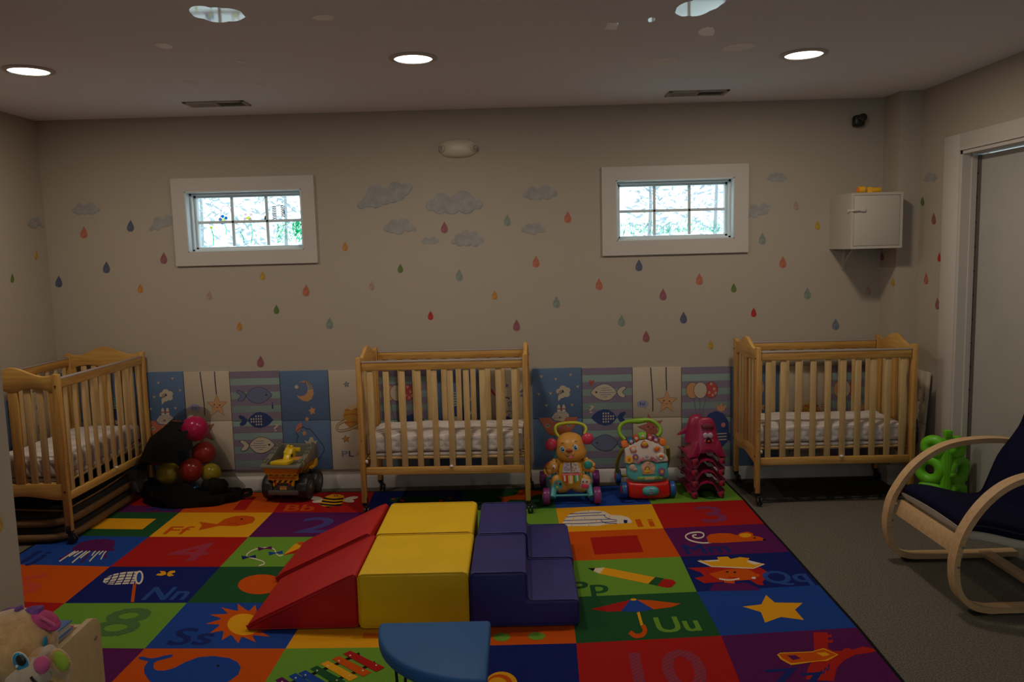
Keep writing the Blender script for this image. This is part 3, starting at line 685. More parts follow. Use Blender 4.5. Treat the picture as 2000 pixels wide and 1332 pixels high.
    # whale
    A = go(A5); A.poly([(843, 1105), (870, 1100), (915, 1112), (955, 1108), (1000, 1095), (1058, 1087), (1050, 1102), (1010, 1115), (965, 1125), (940, 1140), (936, 1170), (955, 1185), (1000, 1187), (1060, 1172), (1130, 1135), (1210, 1105), (1300, 1097), (1400, 1110), (1450, 1135), (1470, 1165), (1455, 1210), (1400, 1250), (1300, 1290), (1100, 1300), (960, 1290), (905, 1240), (880, 1200), (880, 1165), (905, 1130), (880, 1125), (855, 1118)], r['blue']); A.ell(1330, 1157, 10, 7, r['black'], n=10)
    # bee
    A = go(A2 := Art(mb, lambda x, y, k: fl(440+x/3.125, 640+y/3.125, RZ+k), .00006, .0004))
    for p in (((555, 1042), 42, 12, .1), ((570, 1058), 40, 10, -.1), ((770, 1040), 42, 9, -.15), ((750, 1055), 38, 11, .1)): A.ell(p[0][0], p[0][1], p[1], p[2], r['white'], rot=p[3])
    A.poly([(615, 1030), (650, 1017), (700, 1018), (725, 1026), (726, 1050), (715, 1070), (680, 1088), (640, 1092), (600, 1090), (575, 1080), (585, 1060)], r['yellow'])
    for y in (1040, 1058, 1076): A.line([(600-(y-1040)*.6, y), (660, y+8), (722-(y-1040)*.3, y+3)], 10, r['black'])
    A.poly([(610, 1090), (650, 1090), (625, 1100)], r['black']); A.ell(668, 1027, 5, 3, r['black'], n=8); A.ell(684, 1027, 5, 3, r['black'], n=8)
    # car
    A = go(A); A.poly([(1000, 1055), (1010, 1040), (1090, 1032), (1140, 1008), (1240, 1006), (1275, 1028), (1380, 1030), (1395, 1042), (1385, 1058), (1010, 1065)], r['dgreen'])
    A.poly([(1110, 1030), (1150, 1013), (1180, 1012), (1180, 1031)], r['navy']); A.poly([(1190, 1012), (1235, 1012), (1258, 1030), (1190, 1031)], r['navy'])
    for x in (1080, 1315): A.ell(x, 1057, 30, 14, r['black'], n=16); A.ell(x, 1055, 15, 7, r['orange'], n=12)
    A.ell(1025, 1046, 12, 4, r['orange'], n=10); A.ell(1370, 1040, 12, 4, r['orange'], n=10)
    # dog
    A.poly([(1660, 1022), (1690, 1035), (1770, 1022), (1785, 1005), (1800, 990), (1850, 985), (1880, 995), (1960, 997), (1985, 1005), (1930, 1015), (1890, 1022), (1860, 1035), (1870, 1068), (1840, 1070), (1825, 1050), (1740, 1050), (1710, 1068), (1680, 1070), (1690, 1048)], r['orange'])
    # xylophone
    A = go(A6)
    bars = [('purple', 300, 1020), ('blue', 370, 1000), ('blue', 420, 985), ('dgreen', 480, 962), ('yellow', 535, 937), ('orange', 592, 912), ('red', 650, 885)]
    A.line([(330, 1040), (560, 945), (690, 885)], 14, r['black'], sm=1); A.line([(470, 1060), (660, 985), (770, 930)], 14, r['black'], sm=1)
    for q, (c, x, y) in enumerate(bars):
        L = 85+q*11; A.poly([(x-45, y+2), (x-8, y-15), (x+L+20, y+60+q*2), (x+L-25, y+82+q*2)], r[c])
        A.ell(x-8, y+10, 5, 4, r['cream'], n=8); A.ell(x+L-25, y+60, 5, 4, r['cream'], n=8)
    # red patch under the yellow block, green feet under the blue block
    A = go(A6); A.poly([(712, 780), (790, 780), (785, 806), (706, 806)], r['dorange']); A.ell(1420, 800, 45, 22, r['lgreen'], n=14); A.ell(1600, 795, 45, 20, r['lgreen'], n=14)
    # yellow yo-yo
    A = go(A6); A.ell(1420, 1040, 82, 62, r['yellow']); A.ell(1410, 1040, 66, 48, r['orange']); A.ell(1400, 1045, 50, 38, r['yellow'])
    # igloo
    A = go(A7); A.poly([(213, 238), (216, 212), (240, 180), (290, 160), (370, 152), (430, 158), (470, 178), (520, 180), (560, 190), (580, 212), (576, 220), (530, 222), (440, 228), (410, 235)], r['white'])
    for P in ([(232, 188), (330, 182), (440, 178)], [(218, 208), (330, 204), (470, 200)], [(250, 172), (340, 168), (420, 164)], [(216, 224), (330, 222), (500, 212)], [(430, 178), (450, 195), (500, 206)], [(415, 205), (440, 220), (500, 222)]): A.line(P, 3.5, r['blue'])
    for x, y in ((290, 178), (350, 160), (400, 175), (270, 200), (330, 196), (390, 212), (460, 190), (350, 228), (480, 215), (260, 232)): A.line([(x, y-8), (x+2, y+8)], 3.5, r['yellow'], sm=1)
    A.poly([(535, 203), (556, 205), (553, 220), (537, 220)], r['navy'])
    # red square
    go(A7).poly([(358, 297), (605, 284), (640, 373), (382, 387)], r['red'])
    # mouse
    A = go(A7); A.line([(1000, 322), (950, 325), (890, 313), (862, 293), (880, 275), (925, 268), (955, 275), (955, 292), (930, 300), (905, 295), (900, 285), (920, 282)], 7, r['white'])
    A.poly([(972, 295), (990, 280), (1040, 273), (1100, 275), (1135, 285), (1150, 272), (1190, 266), (1218, 275), (1220, 288), (1250, 292), (1282, 305), (1270, 313), (1180, 318), (1060, 325), (985, 325)], r['orange'])
    A.ell(1178, 285, 32, 11, r['yellow']); A.ell(1226, 299, 7, 3.5, r['black'], n=10); A.ell(1278, 308, 9, 5, r['black'], n=10)
    # pencil
    A = go(A7); A.poly([(345, 458), (385, 458), (375, 474)], r['black']); A.poly([(385, 458), (435, 455), (410, 488), (375, 474)], r['cream']); A.poly([(435, 455), (702, 507), (665, 541), (408, 488)], r['yellow'])
    A.poly([(702, 505), (748, 512), (712, 551), (665, 541)], r['dgreen']); A.poly([(748, 514), (795, 520), (812, 535), (790, 558), (765, 562), (712, 551)], r['red'])
    # queen
    A = go(A7); A.poly([(872, 457), (1000, 452), (1150, 455), (1250, 452), (1290, 475), (1290, 510), (1268, 530), (1275, 550), (1240, 545), (1200, 520), (1060, 530), (960, 538), (910, 510), (960, 500), (940, 480)], r['brightred'])
    A.poly([(985, 488), (1080, 465), (1180, 458), (1225, 480), (1240, 505), (1200, 520), (1110, 525), (1030, 515)], r['orange']); A.poly([(1065, 520), (1122, 520), (1120, 545), (1068, 545)], r['orange'])
    A.poly([(1010, 540), (1070, 535), (1120, 540), (1180, 535), (1240, 560), (1260, 575), (985, 578)], r['purple'])
    A.poly([(922, 420), (1000, 452), (1220, 462), (1282, 438), (1190, 415), (1170, 422), (1065, 412)], r['white']); A.poly([(930, 413), (985, 425), (1040, 420), (1028, 400), (1085, 397), (1100, 410), (1150, 400), (1200, 406), (1185, 425), (1225, 440), (1278, 432), (1220, 457), (1000, 447)], r['yellow'])
    for k in range(9): A.ell(1045+k*12, 515+6*math.sin(k*.4), 7, 4.5, r['white'], n=8)
    A.ell(1082, 478, 8, 4, r['black'], n=8); A.ell(1122, 480, 8, 4, r['black'], n=8); A.ell(1240, 497, 16, 9, r['orange'], n=12); A.ell(1222, 510, 12, 6, r['white'], n=10); A.line([(1090, 505), (1110, 510), (1130, 506)], 3, r['red'])
    # umbrella
    A = go(A7); A.poly([(572, 625), (600, 620), (522, 686), (450, 688), (360, 675)], r['red']); A.poly([(570, 625), (608, 625), (694, 674), (640, 686), (580, 690), (522, 686)], r['blue']); A.poly([(605, 625), (680, 628), (837, 646), (790, 664), (694, 676)], r['orange'])
    A.ell(587, 624, 17, 6, r['yellow'], n=12); A.line([(612, 690), (632, 760)], 15, r['yellow'], sm=1); A.line([(637, 760), (648, 790), (630, 812), (595, 815), (568, 795)], 24, r['orange'])
    # star
    go(A7).poly([(1287, 600), (1333, 640), (1480, 642), (1440, 678), (1487, 732), (1365, 716), (1282, 746), (1260, 690), (1163, 661), (1262, 650)], r['yellow'])
    # zipper
    A = go(A7); A.poly([(1537, 797), (1610, 797), (1615, 810), (1632, 808), (1635, 822), (1612, 825), (1614, 838), (1640, 836), (1640, 852), (1612, 855), (1615, 880), (1640, 895), (1690, 895), (1700, 882), (1730, 880), (1740, 890), (1800, 872), (1850, 882), (1868, 895), (1840, 905), (1760, 915), (1700, 945), (1660, 985), (1645, 1055), (1495, 1045), (1510, 980), (1545, 930), (1540, 870)], r['brightred'])
    A.poly([(1345, 915), (1360, 905), (1530, 898), (1590, 880), (1670, 915), (1610, 948), (1560, 950), (1420, 970), (1365, 940)], r['yellow']); A.poly([(1352, 910), (1530, 902), (1590, 886), (1660, 915), (1600, 942), (1420, 960), (1375, 935)], r['orange'])
    A.poly([(1398, 920), (1440, 917), (1470, 935), (1430, 944)], r['purple']); A.poly([(1550, 905), (1600, 902), (1625, 915), (1590, 925)], r['yellow'])
    A.line([(1545, 1035), (1555, 1010), (1565, 1030), (1578, 1000), (1590, 1015), (1600, 985), (1612, 1000), (1620, 965)], 6, r['dkblue'])
    o = mb.build('alphabet_rug'); return tag(o, 'large multicoloured alphabet and number rug laid on the grey carpet', 'rug')
rug()

# dark mat under the right crib
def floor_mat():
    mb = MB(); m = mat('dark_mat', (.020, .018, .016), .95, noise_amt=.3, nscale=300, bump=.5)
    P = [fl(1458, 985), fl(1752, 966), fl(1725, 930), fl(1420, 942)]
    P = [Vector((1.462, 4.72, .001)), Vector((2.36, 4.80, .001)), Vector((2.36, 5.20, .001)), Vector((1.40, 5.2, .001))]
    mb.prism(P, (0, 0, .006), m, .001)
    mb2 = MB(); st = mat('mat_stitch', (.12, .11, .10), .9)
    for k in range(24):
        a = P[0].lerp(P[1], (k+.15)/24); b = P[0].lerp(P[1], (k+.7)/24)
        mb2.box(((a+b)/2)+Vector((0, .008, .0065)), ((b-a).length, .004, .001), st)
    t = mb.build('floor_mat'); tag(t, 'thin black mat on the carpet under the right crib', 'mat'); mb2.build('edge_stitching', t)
floor_mat()

# ------------------------------------------------------------------ play mats
PM = {k: mat('print_'+k, c, .55) for k, c in dict(blue=(.085, .15, .27), blue2=(.05, .12, .19), cream=(.50, .425, .32), stripeA=(.20, .165, .24), stripeB=(.22, .31, .29), navy=(.02, .045, .16), slate=(.13, .155, .27),
    white=(.52, .44, .33), line=(.03, .035, .06), coral=(.45, .13, .08), orange=(.52, .27, .12), star=(.53, .30, .13), gold=(.42, .22, .03), rust=(.40, .11, .02), sand=(.50, .35, .18), red=(.45, .06, .05), peach=(.52, .30, .20), teal=(.05, .22, .26), lav=(.27, .27, .42), pink=(.48, .16, .12)).items()}
def a_heart(A, x, y, s, m): A.poly([(x-s, y+s*.35), (x-s*.45, y+s*.5), (x, y+s*.2), (x+s*.45, y+s*.5), (x+s, y+s*.35), (x+s*.2, y-s*.35), (x, y-s*.5), (x-s*.2, y-s*.35)], m)
def a_boat(A):
    for x, y in ((.19, .92), (.78, .93), (.48, .89), (.92, .81), (.13, .745), (.37, .75), (.28, .63), (.80, .63)): a_heart(A, x, y, .03, PM['sand'])
    for c in ((.55, .77), (.62, .80), (.70, .78), (.69, .74), (.6, .73)): A.ell(c[0], c[1], .07, .028, PM['white'], n=14)
    A.poly([(.52, .73), (.60, .71), (.52, .67)], PM['white']); A.line([(.58+.05*math.cos(k), .76+.02*math.sin(k*1.3)) for k in range(9)], .012, PM['line'], .005)
    for x in (.53, .63): A.ell(x, .59, .035, .05, PM['white'], n=12); A.line([(x-.035, .595), (x+.035, .595)], .02, PM['red'], .012, sm=1)
    A.poly([(.38, .51), (.45, .555), (.55, .575), (.68, .565), (.73, .54), (.73, .50), (.6, .47), (.45, .48)], PM['white'])
    for y in (.50, .515, .53, .545, .56): A.line([(.42, y), (.72, y)], .01, PM['slate'], .004, sm=1)
    A.poly([(.12, .51), (.36, .51), (.42, .47), (.62, .47), (.68, .51), (.91, .51), (.85, .42), (.76, .36), (.60, .33), (.4, .33), (.28, .37), (.2, .43)], PM['coral'])
    A.poly([(.24, .39), (.79, .38), (.72, .345), (.6, .33), (.4, .33), (.3, .355)], PM['rust'])
    A.ell(.55, .51, .05, .024, PM['sand'], n=16); A.ell(.55, .51, .025, .012, PM['slate'], n=12)
    for x in (.30, .52, .73): A.ell(x, .43, .045, .021, PM['sand'], n=14); A.ell(x, .43, .028, .013, PM['slate'], n=12)
    for y in (.20, .225, .25, .275): A.line([(.25+.06*k, y+.006*(-1)**k) for k in range(10)], .012, PM['line'], .005)
def a_stripes(A):
    for k in range(14):
        if k % 2 == 0: A.poly([(0, 1-k/14.5), (1, 1-k/14.5), (1, 1-(k+1)/14.5), (0, 1-(k+1)/14.5)], PM['stripeA'])
    A.poly([(0, .5/14.5), (1, .5/14.5), (1, 0), (0, 0)], PM['stripeA'])
def a_fish1(A, y, kind, f):
    X = (lambda x: 1-x) if f else (lambda x: x)
    c = {'slate': 'slate', 'navy': 'navy', 'white': 'white'}[kind]
    P = [(.31, y), (.38, y+.045), (.48, y+.078), (.58, y+.085), (.70, y+.065), (.78, y+.035), (.83, y), (.76, y-.035), (.68, y-.062), (.56, y-.08), (.44, y-.07), (.36, y-.035)]
    Tl = [(.31, y+.005), (.24, y+.045), (.15, y+.058), (.13, y+.035), (.20, y+.002), (.14, y-.035), (.17, y-.055), (.26, y-.04)]
    for Q in (P, Tl): A.poly([(X(a), b) for a, b in Q], PM[c])
    if kind != 'navy':
        for Q in (P, Tl): A.line([(X(a), b) for a, b in Q], .010, PM['line'], .004, closed=True)
    if kind == 'white':
        for k, (a, b) in enumerate(((.45, .62), (.40, .62), (.32, .66), (.42, .64), (.5, .6))): A.line([(X(a), y+.045-k*.022), (X(b), y+.045-k*.022)], .012, PM['slate'], .005, sm=1)
    if kind == 'navy':
        for r_ in range(4):
            for q in range(5 if r_ in (1, 2) else 3):
                A.ell(X(.585-q*.05), y+.042-r_*.028, .016, .010, PM['white'], n=8)
        A.line([(X(.61), y+.058), (X(.61), y-.055)], .008, PM['white'], .004, sm=1) if 0 else None
    A.ell(X(.72), y+.005, .022, .010, PM['line'], n=10)
def a_fish(A, f, order):
    a_stripes(A)
    for y, k in zip((.755, .505, .25), order): a_fish1(A, y, k, f)
    if f: a_heart(A, .19, .855, .055, PM['red']); A.text('?', .13, .555, .075, PM['white'], w=.10, bold=.02)
    else: A.text('i', .82, .62, .07, PM['navy'], w=.03); A.text('?', .83, .39, .075, PM['white'], w=.10, bold=.02)
def a_starfish(A):
    A.line([(.37, 1.0), (.39, .85), (.41, .7), (.41, .56)], .022, PM['line'], .01); A.line([(.69, 1.), (.69, .9), (.70, .75)], .022, PM['line'], .01)
    A.ell(.20, .64, .12, .038, PM['lav'], n=20); A.poly([(.22, .61), (.27, .585), (.28, .62)], PM['lav']); A.text('hi', .145, .625, .035, PM['navy'], w=.10, bold=.02)
    for cx, cy, s, m, rot in ((.70, .655, .23, 'star', .0), (.37, .40, .27, 'coral', .22)):
        A.star(cx, cy, s*1.04, s*.52*1.04, PM['line'], .42, rot); A.star(cx, cy, s, s*.52, PM[m], .41, rot)
        A.ell(cx-.06, cy+.012, .015, .008, PM['line'], n=8); A.ell(cx+.055, cy+.006, .015, .008, PM['line'], n=8); A.line([(cx-.025, cy-.012), (cx, cy-.02), (cx+.025, cy-.012)], .01, PM['line'], .005)
        A.ell(cx-.085, cy-.008, .02, .009, PM['pink'], n=8); A.ell(cx+.08, cy-.012, .02, .009, PM['pink'], n=8)
def a_moon(A):
    P = [(.33, .76), (.40, .745), (.48, .75), (.55, .775), (.575, .82), (.55, .865), (.48, .885), (.37, .885), (.50, .90), (.62, .875), (.68, .83), (.69, .77), (.64, .715), (.55, .69), (.45, .70), (.37, .73)]
    A.poly(P, PM['orange'])
    for k in range(8):
        a = .1+k*.19; A.line([(.53+.05*math.cos(a), .80+.05*math.sin(a)*1.1), (.52+.165*math.cos(a), .80+.10*math.sin(a))], .018, PM['cream'], .009, sm=1)
        a += .09; A.line([(.53+.05*math.cos(a), .80+.05*math.sin(a)*1.1), (.52+.17*math.cos(a), .80+.10*math.sin(a))], .016, PM['line'], .007, sm=1)
    A.ell(.34, .84, .04, .019, PM['cream'], n=14)
    A.star(.64, .595, .085, .045, PM['orange'], .5, .2); A.star(.52, .515, .055, .028, PM['orange'], .5, -.1); A.star(.45, .37, .06, .032, PM['orange'], .5, .1)
    A.ell(.34, .43, .08, .038, PM['pink'], rot=.5, n=18)
    A.line([(.28, .385), (.32, .34), (.28, .31), (.31, .25), (.42, .17), (.55, .10), (.70, .10), (.84, .19), (.83, .24), (.70, .33), (.58, .41), (.50, .415), (.42, .435)], .012, PM['line'], .006, closed=True)
    A.poly([(.44, .30), (.52, .285), (.57, .33), (.62, .33), (.64, .29), (.71, .295), (.67, .255), (.56, .245), (.48, .26)], PM['cream'])
def a_planet(A):
    A.star(.37, .86, .07, .034, PM['line'], .45, .1); A.star(.37, .86, .048, .024, PM['stripeB'], .45, .1)
    A.ell(.55, .53, .28, .128, PM['gold'], n=30)
    for y, w in ((.60, .24), (.55, .27), (.47, .25)): A.line([(.55-w, y), (.5, y+.012), (.6, y-.008), (.55+w, y+.004)], .03, PM['rust'], .016)
    A.poly([(.35, .615), (.45, .65), (.55, .658), (.68, .64), (.72, .62), (.55, .625), (.45, .60)], PM['sand'])
    A.line([(.33, .50), (.16, .46), (.13, .41), (.22, .395), (.45, .42), (.75, .50), (.93, .57), (.94, .61), (.83, .60)], .05, PM['line'], .028); A.line([(.33, .50), (.16, .46), (.13, .41), (.22, .395), (.45, .42), (.75, .50), (.93, .57), (.94, .61), (.83, .60)], .036, PM['sand'], .020)
    A.star(.30, .31, .095, .044, PM['line'], .42, .15); A.star(.30, .31, .075, .036, PM['gold'], .42, .15)
    x = .20
    for ch, m, w in (('P', 'slate', .12), ('L', 'navy', .10), ('A', 'peach', .13), ('N', 'teal', .13), ('E', 'gold', .10), ('T', 'slate', .1)): A.text(ch, x, .13, .06, PM[m], w=w, bold=.015); x += w+.03
def a_balloons(A):
    a_stripes(A)
    for x, x2, x3 in ((.25, .28, .34), (.37, .37, .37), (.50, .44, .40)): A.line([(x, .70), (x2, .58), (x3, .45)], .006, PM['line'], .004)
    for x, m in ((.22, 'orange'), (.60, 'red'), (.38, 'cream')):
        A.ell(x, .77, .138, .082, PM['line'], n=26); A.ell(x, .77, .13, .078, PM[m], n=26)
        if m == 'red':
            for a, b in ((.6, .83), (.66, .78), (.63, .72), (.56, .745), (.69, .74)): A.ell(a, b, .025, .014, PM['cream'], n=8); A.ell(a, b, .010, .006, PM['red'], n=6)
    A.poly([(.72, .575), (.70, .64), (.76, .605), (.82, .645), (.84, .60), (.92, .62), (.87, .565), (.80, .55)], PM['orange'])
    A.poly([(.42, .35), (.45, .46), (.55, .535), (.70, .56), (.85, .535), (.95, .46), (.97, .36), (.93, .25), (.80, .18), (.60, .18), (.48, .25)], PM['navy'])
    A.ell(.85, .42, .045, .024, PM['pink'], n=14); A.ell(.78, .465, .02, .012, PM['line'], n=10)
    for y in (.33, .30, .27): A.line([(.70, y), (.92, y+.005)], .02, PM['cream'], .010, sm=1)
    A.poly([(.93, .36), (1.0-.01, .33), (.99, .26), (.93, .27)], PM['navy'])
def a_seal(A):
    A.ell(.5, .48, .26, .20, PM['navy'], n=30); A.ell(.5, .70, .14, .07, PM['teal'], n=24)
    for k in range(6): A.line([(.40+.01*k, .64+k*.025), (.6-.01*k, .64+k*.025)], .018, PM['cream'], .008, sm=1)
    A.ell(.5, .42, .15, .11, PM['cream'], n=24); A.ell(.42, .46, .03, .015, PM['line'], n=10); A.ell(.58, .46, .03, .015, PM['line'], n=10)
    for k in range(4): A.line([(.30, .30-k*.03), (.5, .29-k*.03), (.7, .30-k*.03)], .012, PM['line'], .006)
    A.ell(.82, .56, .03, .016, PM['sand'], n=10); A.star(.85, .70, .06, .03, PM['orange'])
def a_girl(A):
    for x, y, m in ((.55, .83, 'slate'), (.84, .73, 'slate'), (.2, .66, 'navy'), (.1, .85, 'slate')): A.star(x, y, .05, .024, PM[m], .45)
    A.poly([(.20, .83), (.27, .79), (.33, .74), (.30, .73), (.23, .77)], PM['red']); A.poly([(.60, .72), (.68, .75), (.67, .71)], PM['orange']); A.poly([(.78, .82), (.80, .77), (.88, .80), (.86, .76), (.78, .755)], PM['slate'])
    A.text('L', .08, .60, .08, PM['line'], w=.10, bold=.02); A.line([(.50, .70), (.54, .715), (.60, .70)], .02, PM['line'], .012)
    A.line([(.60, .62), (.56, .66), (.66, .67), (.60, .64), (.70, .63)], .012, PM['slate'], .007); A.line([(.52, .57), (.60, .58), (.66, .56), (.58, .54), (.60, .50)], .012, PM['slate'], .006)
    A.poly([(.18, .30), (.20, .42), (.30, .49), (.42, .52), (.55, .525), (.62, .50), (.70, .42), (.76, .30), (.60, .26), (.36, .26)], PM['navy'])
    for k in range(16): A.ell(.27+.11*(k % 4)+.02*(k//4 % 2), .32+.045*(k//4), .013, .008, PM['cream'], n=8)
    A.poly([(.18, .30), (.36, .26), (.60, .26), (.76, .30), (.70, .245), (.3, .235)], PM['sand']); A.line([(.62, .30), (.75, .24), (.60, .22)], .014, PM['line'], .008)
    A.text('TY', .2, .12, .05, PM['line'], w=.22)
ARTS = dict(boat=('blue', a_boat), fish=('stripeB', lambda A: a_fish(A, 0, ('slate', 'navy', 'white'))), fishr=('stripeB', lambda A: a_fish(A, 1, ('white', 'navy', 'slate'))), starfish=('cream', a_starfish), moon=('blue', a_moon),
            planet=('cream', a_planet), balloons=('stripeB', a_balloons), seal=('blue', a_seal), girl=('cream', a_girl), plain=('blue', lambda A: None))
def playmat(lab, panels, loc):
    """panels: (a, b, c, d, art) with lower-left, lower-right, upper-right, upper-left corners of the front face and a normal"""
    t = thing('folding_play_mat', lab, 'play mat', loc, group='printed folding play mats standing along the walls'); L = Vector(loc)
    for a, b, c, d, art in panels:
        a, b, c, d = a-L, b-L, c-L, d-L; n = (b-a).cross(d-a).normalized(); base, fn = ARTS[art]
        mb = MB(); mid1, mid2 = a.lerp(d, .5), b.lerp(c, .5); e = .0015
        for P in ((a, b, mid2-Vector((0, 0, e)), mid1-Vector((0, 0, e))), (mid1+Vector((0, 0, e)), mid2+Vector((0, 0, e)), c, d)):
            mb.prism([p-n*.0005 for p in P], -n*.012, PM[base], .002)
        A = Art(mb, lambda u, v, k: (a*(1-u)+b*u)*(1-v)+(d*(1-u)+c*u)*v+n*k, .00006, .0002); fn(A)
        o = mb.build('panel', t); o['label'] = {'boat': 'blue panel with a red boat', 'fish': 'striped panel with three fish', 'fishr': 'striped panel with three fish', 'starfish': 'cream panel with two starfish', 'moon': 'blue panel with a moon and a bottle',
            'planet': 'cream panel with a ringed planet', 'balloons': 'striped panel with three balloons', 'seal': 'blue panel with a sea animal', 'girl': 'cream panel with a navy dress', 'plain': 'plain blue panel'}[art]
YM = YB-.014
def mat_px(xs, arts, lab, ytop, ybot):
    P = []
    for x0, x1, art in zip(xs, xs[1:], arts):
        dx = (x1-x0)*.006
        bl = bk(x0+dx+7*(1 if x0 < 700 else 0)*(1-x0/1000), ybot(x0), YM)
        a = bk(x0+dx, ytop(x0), YM); b = bk(x1-dx, ytop(x1), YM)
        zt = (a.z+b.z)/2; za = (bk(x0, ybot(x0), YM).z+bk(x1, ybot(x1), YM).z)/2
        P.append((Vector((a.x, YM, za)), Vector((b.x, YM, za)), Vector((b.x, YM, zt)), Vector((a.x, YM, zt)), art))
    playmat(lab, P, (P[0][0].x, YM, P[0][0].z))
    return P
yt = lambda x: 727-(x-290)*.0098; yb_ = lambda x: 919-(x-290)*.0065
mat_px([100, 163, 262, 357, 447, 545, 640, 735, 834, 934, 1034], ['plain', 'seal', 'boat', 'starfish', 'fish', 'moon', 'planet', 'balloons', 'seal', 'girl'], 'long printed folding mat on the back wall, between the left and centre cribs', yt, yb_)
mat_px([1038, 1136, 1235, 1331, 1428, 1522, 1622, 1699], ['boat', 'fishr', 'starfish', 'balloons', 'moon', 'planet', 'balloons'], 'printed folding mat on the back wall, between the centre and right cribs', yt, yb_)
_P = []
for k, art in enumerate(('girl', 'plain', 'girl')):
    y1, y0 = 5.22-k*.335, 5.22-k*.335-.33; x = XL+.037+.014; _P.append((Vector((x, y0, .11)), Vector((x, y1, .11)), Vector((x, y1, .76)), Vector((x, y0, .76)), art))
_P = [(a, b, c, d, art) for a, b, c, d, art in _P]
playmat('printed folding mat on the left wall, behind the left crib', _P, (XL+.04, 5.22, .11))
a, b, c, d = pl(1770, 925, 0, 2.485), pl(1812, 932, 0, 2.465), pl(1822, 718, 0, 2.515), pl(1770, 700, 0, 2.515)
playmat('cream printed mat leaning on the right wall between the right crib and the door', [(Vector((2.46, 5.03, .12)), Vector((2.46, 4.83, .12)), Vector((2.505, 4.83, .76)), Vector((2.505, 5.03, .76)), 'girl')], (2.46, 4.9, .12))

# ------------------------------------------------------------------ cribs
def crib(lab, L, D, loc, rz):
    t = thing('crib', lab, 'crib', loc, rz, 'three wooden folding cribs'); hx, hy = L/2, D/2; Z0, ZT = .075, .955; pw = .038
    clear = see_through('clear_teething_cover', (.45, .40, .40), .35, .1)
    bolt = mat('bolt_dark', (.05, .04, .03), .4, .6)
    for sx in (-1, 1):
        for s2 in (-1, 1):
            mb = MB(); x, y = sx*(hx-.016), s2*(hy-pw/2)
            mb.box((x, y, (Z0+ZT)/2), (.030, pw, ZT-Z0), PINEZ, .005); lg = mb.build('leg', t)
            mb = MB(); mb.box((x+sx*0, y+s2*-.0, Z0+.01), (.034, .030, .045), BLACK, .004); mb.cyl((x, y, .05), (x, y, Z0), .012, BLACK, seg=12)
            mb.box((x+.008, y-.004, .048), (.022, .034, .022), BLACK, .006)
            for w in (-1, 1): mb.cyl((x+.012+w*.004, y-.006, .0245), (x+.012+w*.017, y-.006, .0245), .0245, BLACK, bev=.005)
            mb.build('caster', lg)
            mb = MB(); mb.cyl((x+sx*.015, y, .89), (x+sx*.018, y, .89), .005, bolt, seg=10); mb.cyl((x+sx*.015, y, .30), (x+sx*.018, y, .30), .006, bolt, seg=10)
            mb.cyl((x, y+s2*.019, .46), (x, y+s2*.022, .46), .004, STEEL, seg=10); mb.build('bolts', lg)
    def arch(y):   # top outline of the end panel: flat shoulders, soft hump
        q = min(1, abs(y)/(hy-pw)); return ZT-.006+.046*(.5+.5*math.cos(min(1, q/.72)*PI))-.006*max(0, math.sin((q-.6)/.4*PI) if q > .6 else 0)
    def low(y):    # lower outline: two scallops either side of the middle post
        q = min(1, abs(y)/(hy-pw)); return ZT-.098+.020*max(0, math.sin(PI*min(1, max(0, (q-.10)/.80))))**.6
    for sx in (-1, 1):
        mb = MB(); x = sx*(hx-.016); n = 28; ys = [-(hy-pw)+(2*(hy-pw))*i/n for i in range(n+1)]
        P = [Vector((x-.011, y, arch(y))) for y in ys]
        P += [Vector((x-.011, y, low(y))) for y in reversed(ys)]
        mb.prism(P, (.022, 0, 0), PINEY, .003)
        P = [Vector((x-.011, y, .345)) for y in ys]+[Vector((x-.011, y, .265+.012*math.cos(y/(hy-pw)*PI))) for y in reversed(ys)]
        mb.prism(P, (.022, 0, 0), PINEY, .003)
        mb.bx((x-.010, -.026, .33), (x+.010, .026, .90), PINEZ, .002)
        for s2 in (-1, 1): mb.bx((x-.009, s2*(hy-pw), .30), (x+.009, s2*(hy-pw-.028), .90), PINEZ, .002)
        ep = mb.build('end_panel', t)
        w = (hy-pw-.028-.026)
        for s2 in (-1, 1):
            for q in (.30, .70): y = s2*(.026+w*q); mb = MB(); mb.bx((x-.005, y-.018, .34), (x+.005, y+.018, .875), SLAT, .001); mb.build('slat', ep)
    for s2 in (-1, 1):
        mb = MB(); y = s2*(hy-pw/2); x0 = -hx+.033; x1 = hx-.033
        mb.bx((x0, y-.011, .875), (x1, y+.011, .925), PINE, .005); tr = mb.build('top_rail', t); mb = MB(); mb.bx((x0, y-.011, .245), (x1, y+.011, .290), PINE, .004)
        rl = mb.build('bottom_rail', t)
        n = 10; g = (x1-x0)/n
        for k in range(n): x = x0+g*(k+.5); mb = MB(); mb.bx((x-.0175, y-.005, .285), (x+.0175, y+.005, .88), SLAT, .002); mb.build('slat', t)
        mb = MB(); mb.bx((x0, y-.014, .922), (x1, y+.014, .932), clear, .003); mb.build('teething_cover', tr)
    mb = MB(); mb.bx((-hx+.035, -hy+.045, .332), (hx-.035, hy-.045, .343), SLAT, .002)
    for y in (-hy+.17, 0, hy-.17): mb.bx((-hx+.035, y-.015, .300), (hx-.035, y+.015, .325), PINE, .002)
    mb.build('mattress_support', t)
    mb = MB(); k = mat('knob_white', (.6, .55, .5), .4); mb.sph((.04, -hy+.008, .292), (.012, .010, .009), k); mb.sph((-hx+.038, -hy+.02, .325), (.010, .012, .012), k); mb.build('latch_knob', t)
    return t
QUILT = mat('quilted_white', (.60, .545, .51), .9)
